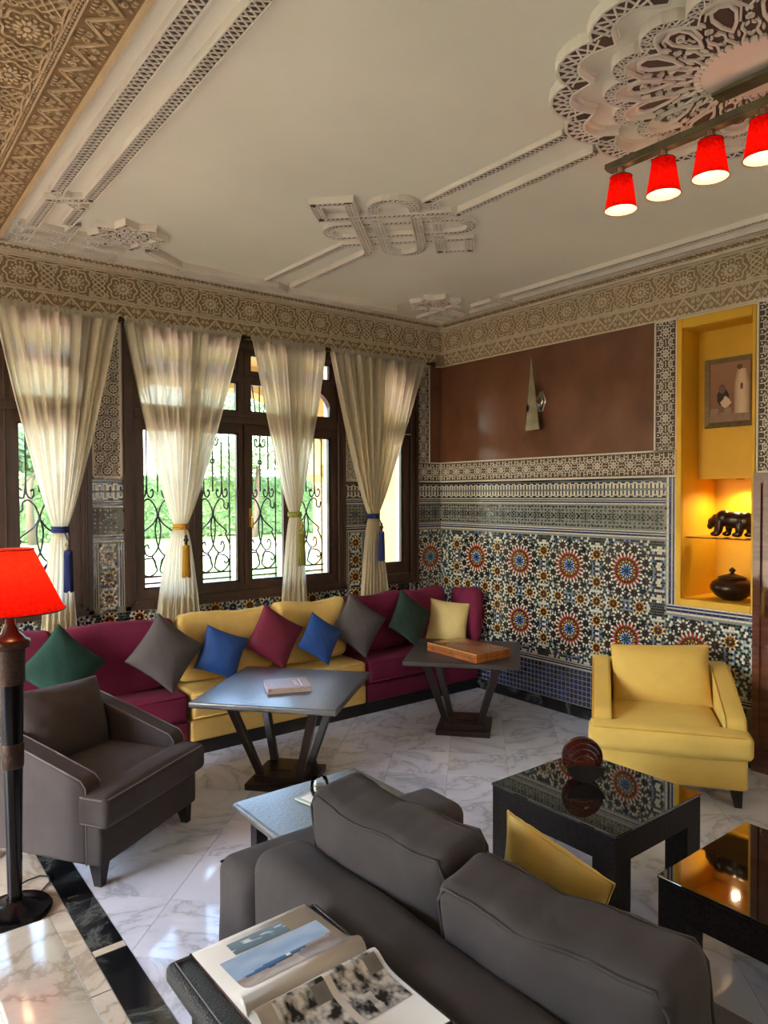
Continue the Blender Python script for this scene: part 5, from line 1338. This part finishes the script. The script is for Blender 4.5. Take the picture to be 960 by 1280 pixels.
mb = MB(); mb.box((-.2, -.222, -.004), (.2, .222, .004)); mb.build('shelf_pane', 'clear', t)
mb = MB(); mb.box((-.2005, -.222, -.004), (-.199, .222, .004)); mb.build('shelf_edge', 'bronze', t)
for x in (-.15, .15):
    for y in (-.216, .216): mb = MB(); mb.tube([(x, y*.97, -.008), (x, y*1.028, -.008)], .004, 6); mb.build('shelf_pin', 'chrome', t)
t = thing('downlight', 'small lit downlight under the step inside the yellow niche', 'light', (.32, -2.606, 1.796))
mb = MB(); mb.lathe([(.028, 0), (.030, -.006), (.02, -.008)], 20, caps=(True, False)); mb.build('lamp_ring', 'chrome', t); mb = MB(); mb.lathe([(.0, -.004), (.02, -.0045)], 16, caps=(False, False)); mb.build('lens', 'bulb', t)
lamp('niche_downlight_light', 'SPOT', (.30, -2.606, 1.782), 10, (1, .7, .34), .02, aim=(.22, -2.606, 1.0), spot_size=math.radians(150), spot_blend=.6)
def ell(mb, c, r, n=14, m=10):
    mb.lathe([(math.sin(PI*i/m), -math.cos(PI*i/m)) for i in range(1, m)], n, mi=0)
    k = n*(m-1); mb.v[-k:] = [(c[0]+x*r[0], c[1]+y*r[1], c[2]+z*r[2]) for x, y, z in mb.v[-k:]]
mb = MB()
for c_, r in (((0, 0, .112), (.056, .095, .056)), ((0, .06, .125), (.054, .058, .052)), ((0, -.08, .108), (.057, .060, .058)), ((0, .105, .112), (.042, .045, .042)), ((0, .135, .095), (.034, .036, .036)), ((0, .155, .070), (.020, .022, .026)),
              ((.022, .118, .132), (.009, .007, .011)), ((-.022, .118, .132), (.009, .007, .011)),
              ((-.032, .075, .075), (.022, .024, .06)), ((-.032, .105, .018), (.021, .034, .017)), ((.032, .045, .07), (.022, .023, .06)), ((.032, .06, .018), (.021, .032, .017)),
              ((-.034, -.055, .065), (.024, .028, .06)), ((-.034, -.04, .018), (.022, .034, .017)), ((.034, -.095, .065), (.025, .028, .06)), ((.034, -.085, .018), (.022, .034, .017)), ((0, -.138, .10), (.010, .012, .012)), ((-.03, .09, .045), (.02, .025, .04))): ell(mb, c_, r)
bear = mb.build('bear_figurine', 'bronze', None, smooth=True); bear.location = (.17, -2.635, 1.413)
m = bear.modifiers.new('r', 'REMESH'); m.mode = 'VOXEL'; m.voxel_size = .005; m.use_smooth_shade = True; m = bear.modifiers.new('s', 'SMOOTH'); m.iterations = 4
tag(bear, 'dark carved bear figurine walking on the glass shelf of the niche', 'figurine')
t = thing('lidded_pot', 'squat dark lidded pot on the floor of the yellow niche', 'pot', (.16, -2.635, 1.0045))
mb = MB(); mb.lathe([(.06, 0), (.066, .006), (.105, .03), (.132, .065), (.134, .09), (.118, .118), (.088, .135), (.082, .140)], 40); mb.build('pot_body', 'bronze', t, smooth=True)
mb = MB(); mb.lathe([(.086, .140), (.088, .146), (.06, .158), (.028, .168), (.013, .172), (.011, .178), (.02, .188), (.021, .196), (.012, .204), (.006, .212)], 32); mb.build('lid', 'bronze', t, smooth=True)
t = thing('framed_picture', 'sepia photograph of a seated and a standing robed figure in a tarnished frame', 'picture', (.190, -2.60, 2.362))
W2, H2, fw_ = .168, .228, .034
for (a, b, c_, d) in ((-W2, -H2, W2, -H2+fw_), (-W2, H2-fw_, W2, H2)):
    mb = MB(); s = 1 if b > 0 else -1; zo, zi = (d, c_) if False else ((H2, H2-fw_) if b > 0 else (-H2, -H2+fw_))
    b4 = [(-.004, -W2, zo), (-.004, W2, zo), (-.004, W2-fw_, zi), (-.004, -W2+fw_, zi)]; mb.hexa(b4, [(-.022, -W2+.003, zo-.003*s), (-.022, W2-.003, zo-.003*s), (-.016, W2-fw_, zi), (-.016, -W2+fw_, zi)]); mb.build('frame_rail', 'gilt', t)
for s in (-1, 1):
    mb = MB(); b4 = [(-.004, s*W2, -H2), (-.004, s*W2, H2), (-.004, s*(W2-fw_), H2-fw_), (-.004, s*(W2-fw_), -H2+fw_)]; mb.hexa(b4, [(-.022, s*(W2-.003), -H2+.003), (-.022, s*(W2-.003), H2-.003), (-.016, s*(W2-fw_), H2-fw_), (-.016, s*(W2-fw_), -H2+fw_)]); mb.build('frame_rail', 'gilt', t)
def im_sepia(u, v):   # u left->right, v bottom->top
    c = mixl(L3('#7a5038'), L3('#9c7052'), v+.2*nz(u*3, v*3, 4)-.2)
    if v < .17: c = mixl(L3('#7a5c48'), L3('#96765e'), nz(u*14, v*10, 5))
    x = (u-.78)/(.17*(1-.45*max(0, (v-.62)/.3))+.001)
    if .13 < v < .87 and abs(x) < 1: c = mixl(L3('#d6b896'), L3('#a07e60'), abs(x)**2+.25*nz(u*22, v*5, 6))
    if (u-.73)**2/.004+(v-.9)**2/.0022 < 1: c = L3('#5a4034')
    if (u-.78)**2/.0016+(v-.58)**2/.003 < 1: c = L3('#5f4636')
    if (u-.33)**2/.022+(v-.42)**2/.02 < 1: c = mixl(L3('#22140f'), L3('#40291f'), nz(u*18, v*18, 7))
    if (u-.31)**2/.008+(v-.56)**2/.006 < 1: c = mixl(L3('#4a342c'), L3('#7a6052'), nz(u*20, v*20, 8))
    if abs(u-.40)+abs(v-.33)*1.2 < .14: c = L3('#cdb092')
    if (u-.12)**2/.012+(v-.2)**2/.0025 < 1 or (u-.45)**2/.008+(v-.2)**2/.003 < 1: c = L3('#8f7262')
    return c
mb = MB(); mb.c = []; nu, nv = 48, 66; a, b = W2-fw_+.002, H2-fw_+.002
V = [(-.010, a-2*a*i/nu, -b+2*b*j/nv) for j in range(nv+1) for i in range(nu+1)]
F = []
for j in range(nv):
    for i in range(nu): k = j*(nu+1)+i; F.append((k, k+1, k+nu+2, k+nu+1)); mb.c.append(im_sepia((i+.5)/nu, (j+.5)/nv))
mb.add(V, F); mb.build('photo_print', 'print', t)

# ---------------------------------------------------------------- lacquered door at the right edge
root = empty_structure('door_1')
mb = MB(); mb.box((-.035, -3.75, .02), (-.0, -2.862, 1.815)); mb.build('door_leaf', 'lacquer', root)
for a, b in ((-2.905, -2.862), (-3.75, -3.70)): mb = MB(); mb.box((-.052, a, .0), (-.035, b, 1.82)); mb.build('door_stile', 'lacquer', root)
for z0, z1 in ((1.76, 1.82), (.0, .14), (.95, 1.03)): mb = MB(); mb.box((-.05, -3.70, z0), (-.035, -2.905, z1)); mb.build('door_rail', 'lacquer', root)
mb = MB(); mb.tube([(-.06, -2.94, .95), (-.085, -2.94, .98), (-.085, -2.94, 1.1), (-.06, -2.94, 1.13)], .008, 8); mb.build('door_handle', 'brass', root)

# ---------------------------------------------------------------- ceiling spot bar with red shades
t = thing('spot_bar_light', 'ceiling light bar with a row of lit red fabric shades', 'ceiling light', (-1.82, -3.68, 3.19))
zb = 3.078-3.19
mb = MB(); mb.box((-.026, -.62, zb-.0), (.026, .62, zb+.022)); mb.box((-.020, -.615, zb-.008), (.020, .615, zb)); o = mb.build('spot_bar', 'pewter', t)
mb = MB(); mb.box((-.036, -.42, -.0135), (.036, .15, .0)); o = mb.build('ceiling_mount', 'pewter', t)
for y in (.12, -.38): mb = MB(); mb.tube([(0, y, -.012), (0, y, zb+.02)], .004, 6); mb.build('suspension_rod', 'pewter', t)
for y in (-3.123, -3.317, -3.51, -3.703, -3.897, -4.09):
    yy = y+3.68
    mb = MB(); mb.tube([(0, yy, zb-.006), (0, yy, zb-.03)], .017, 14); mb.tube([(0, yy, zb-.028), (0, yy, zb-.05)], .02, 14); mb.build('lamp_socket', 'chrome', t, auto=40)
    mb = MB(); mb.lathe([(.066, zb-.183), (.044, zb-.046)], 32, (0, yy, 0), caps=(False, False)); o = mb.build('lamp_shade', 'shade_s', t, smooth=True)
    mb = MB(); mb.lathe([(.0645, zb-.182), (.0425, zb-.047)], 32, (0, yy, 0), caps=(False, False)); mb.build('shade_lining', 'shade_in', o, smooth=True)
    for r, z in ((.0665, zb-.183), (.0445, zb-.046)):
        mb = MB(); mb.tube([(r*math.cos(a), yy+r*math.sin(a), z) for a in [2*PI*i/32 for i in range(32)]], .002, 5, closed=True); mb.build('shade_rim', 'trimred', o)
    mb = MB(); mb.lathe([(.006, zb-.05), (.016, zb-.075), (.02, zb-.1), (.014, zb-.122), (.004, zb-.13)], 14, (0, yy, 0)); mb.build('bulb', 'bulb', t, smooth=True)
    lamp('shade_light', 'POINT', (-1.82, y, 3.19+zb-.15), .7, (1, .72, .45), .02)
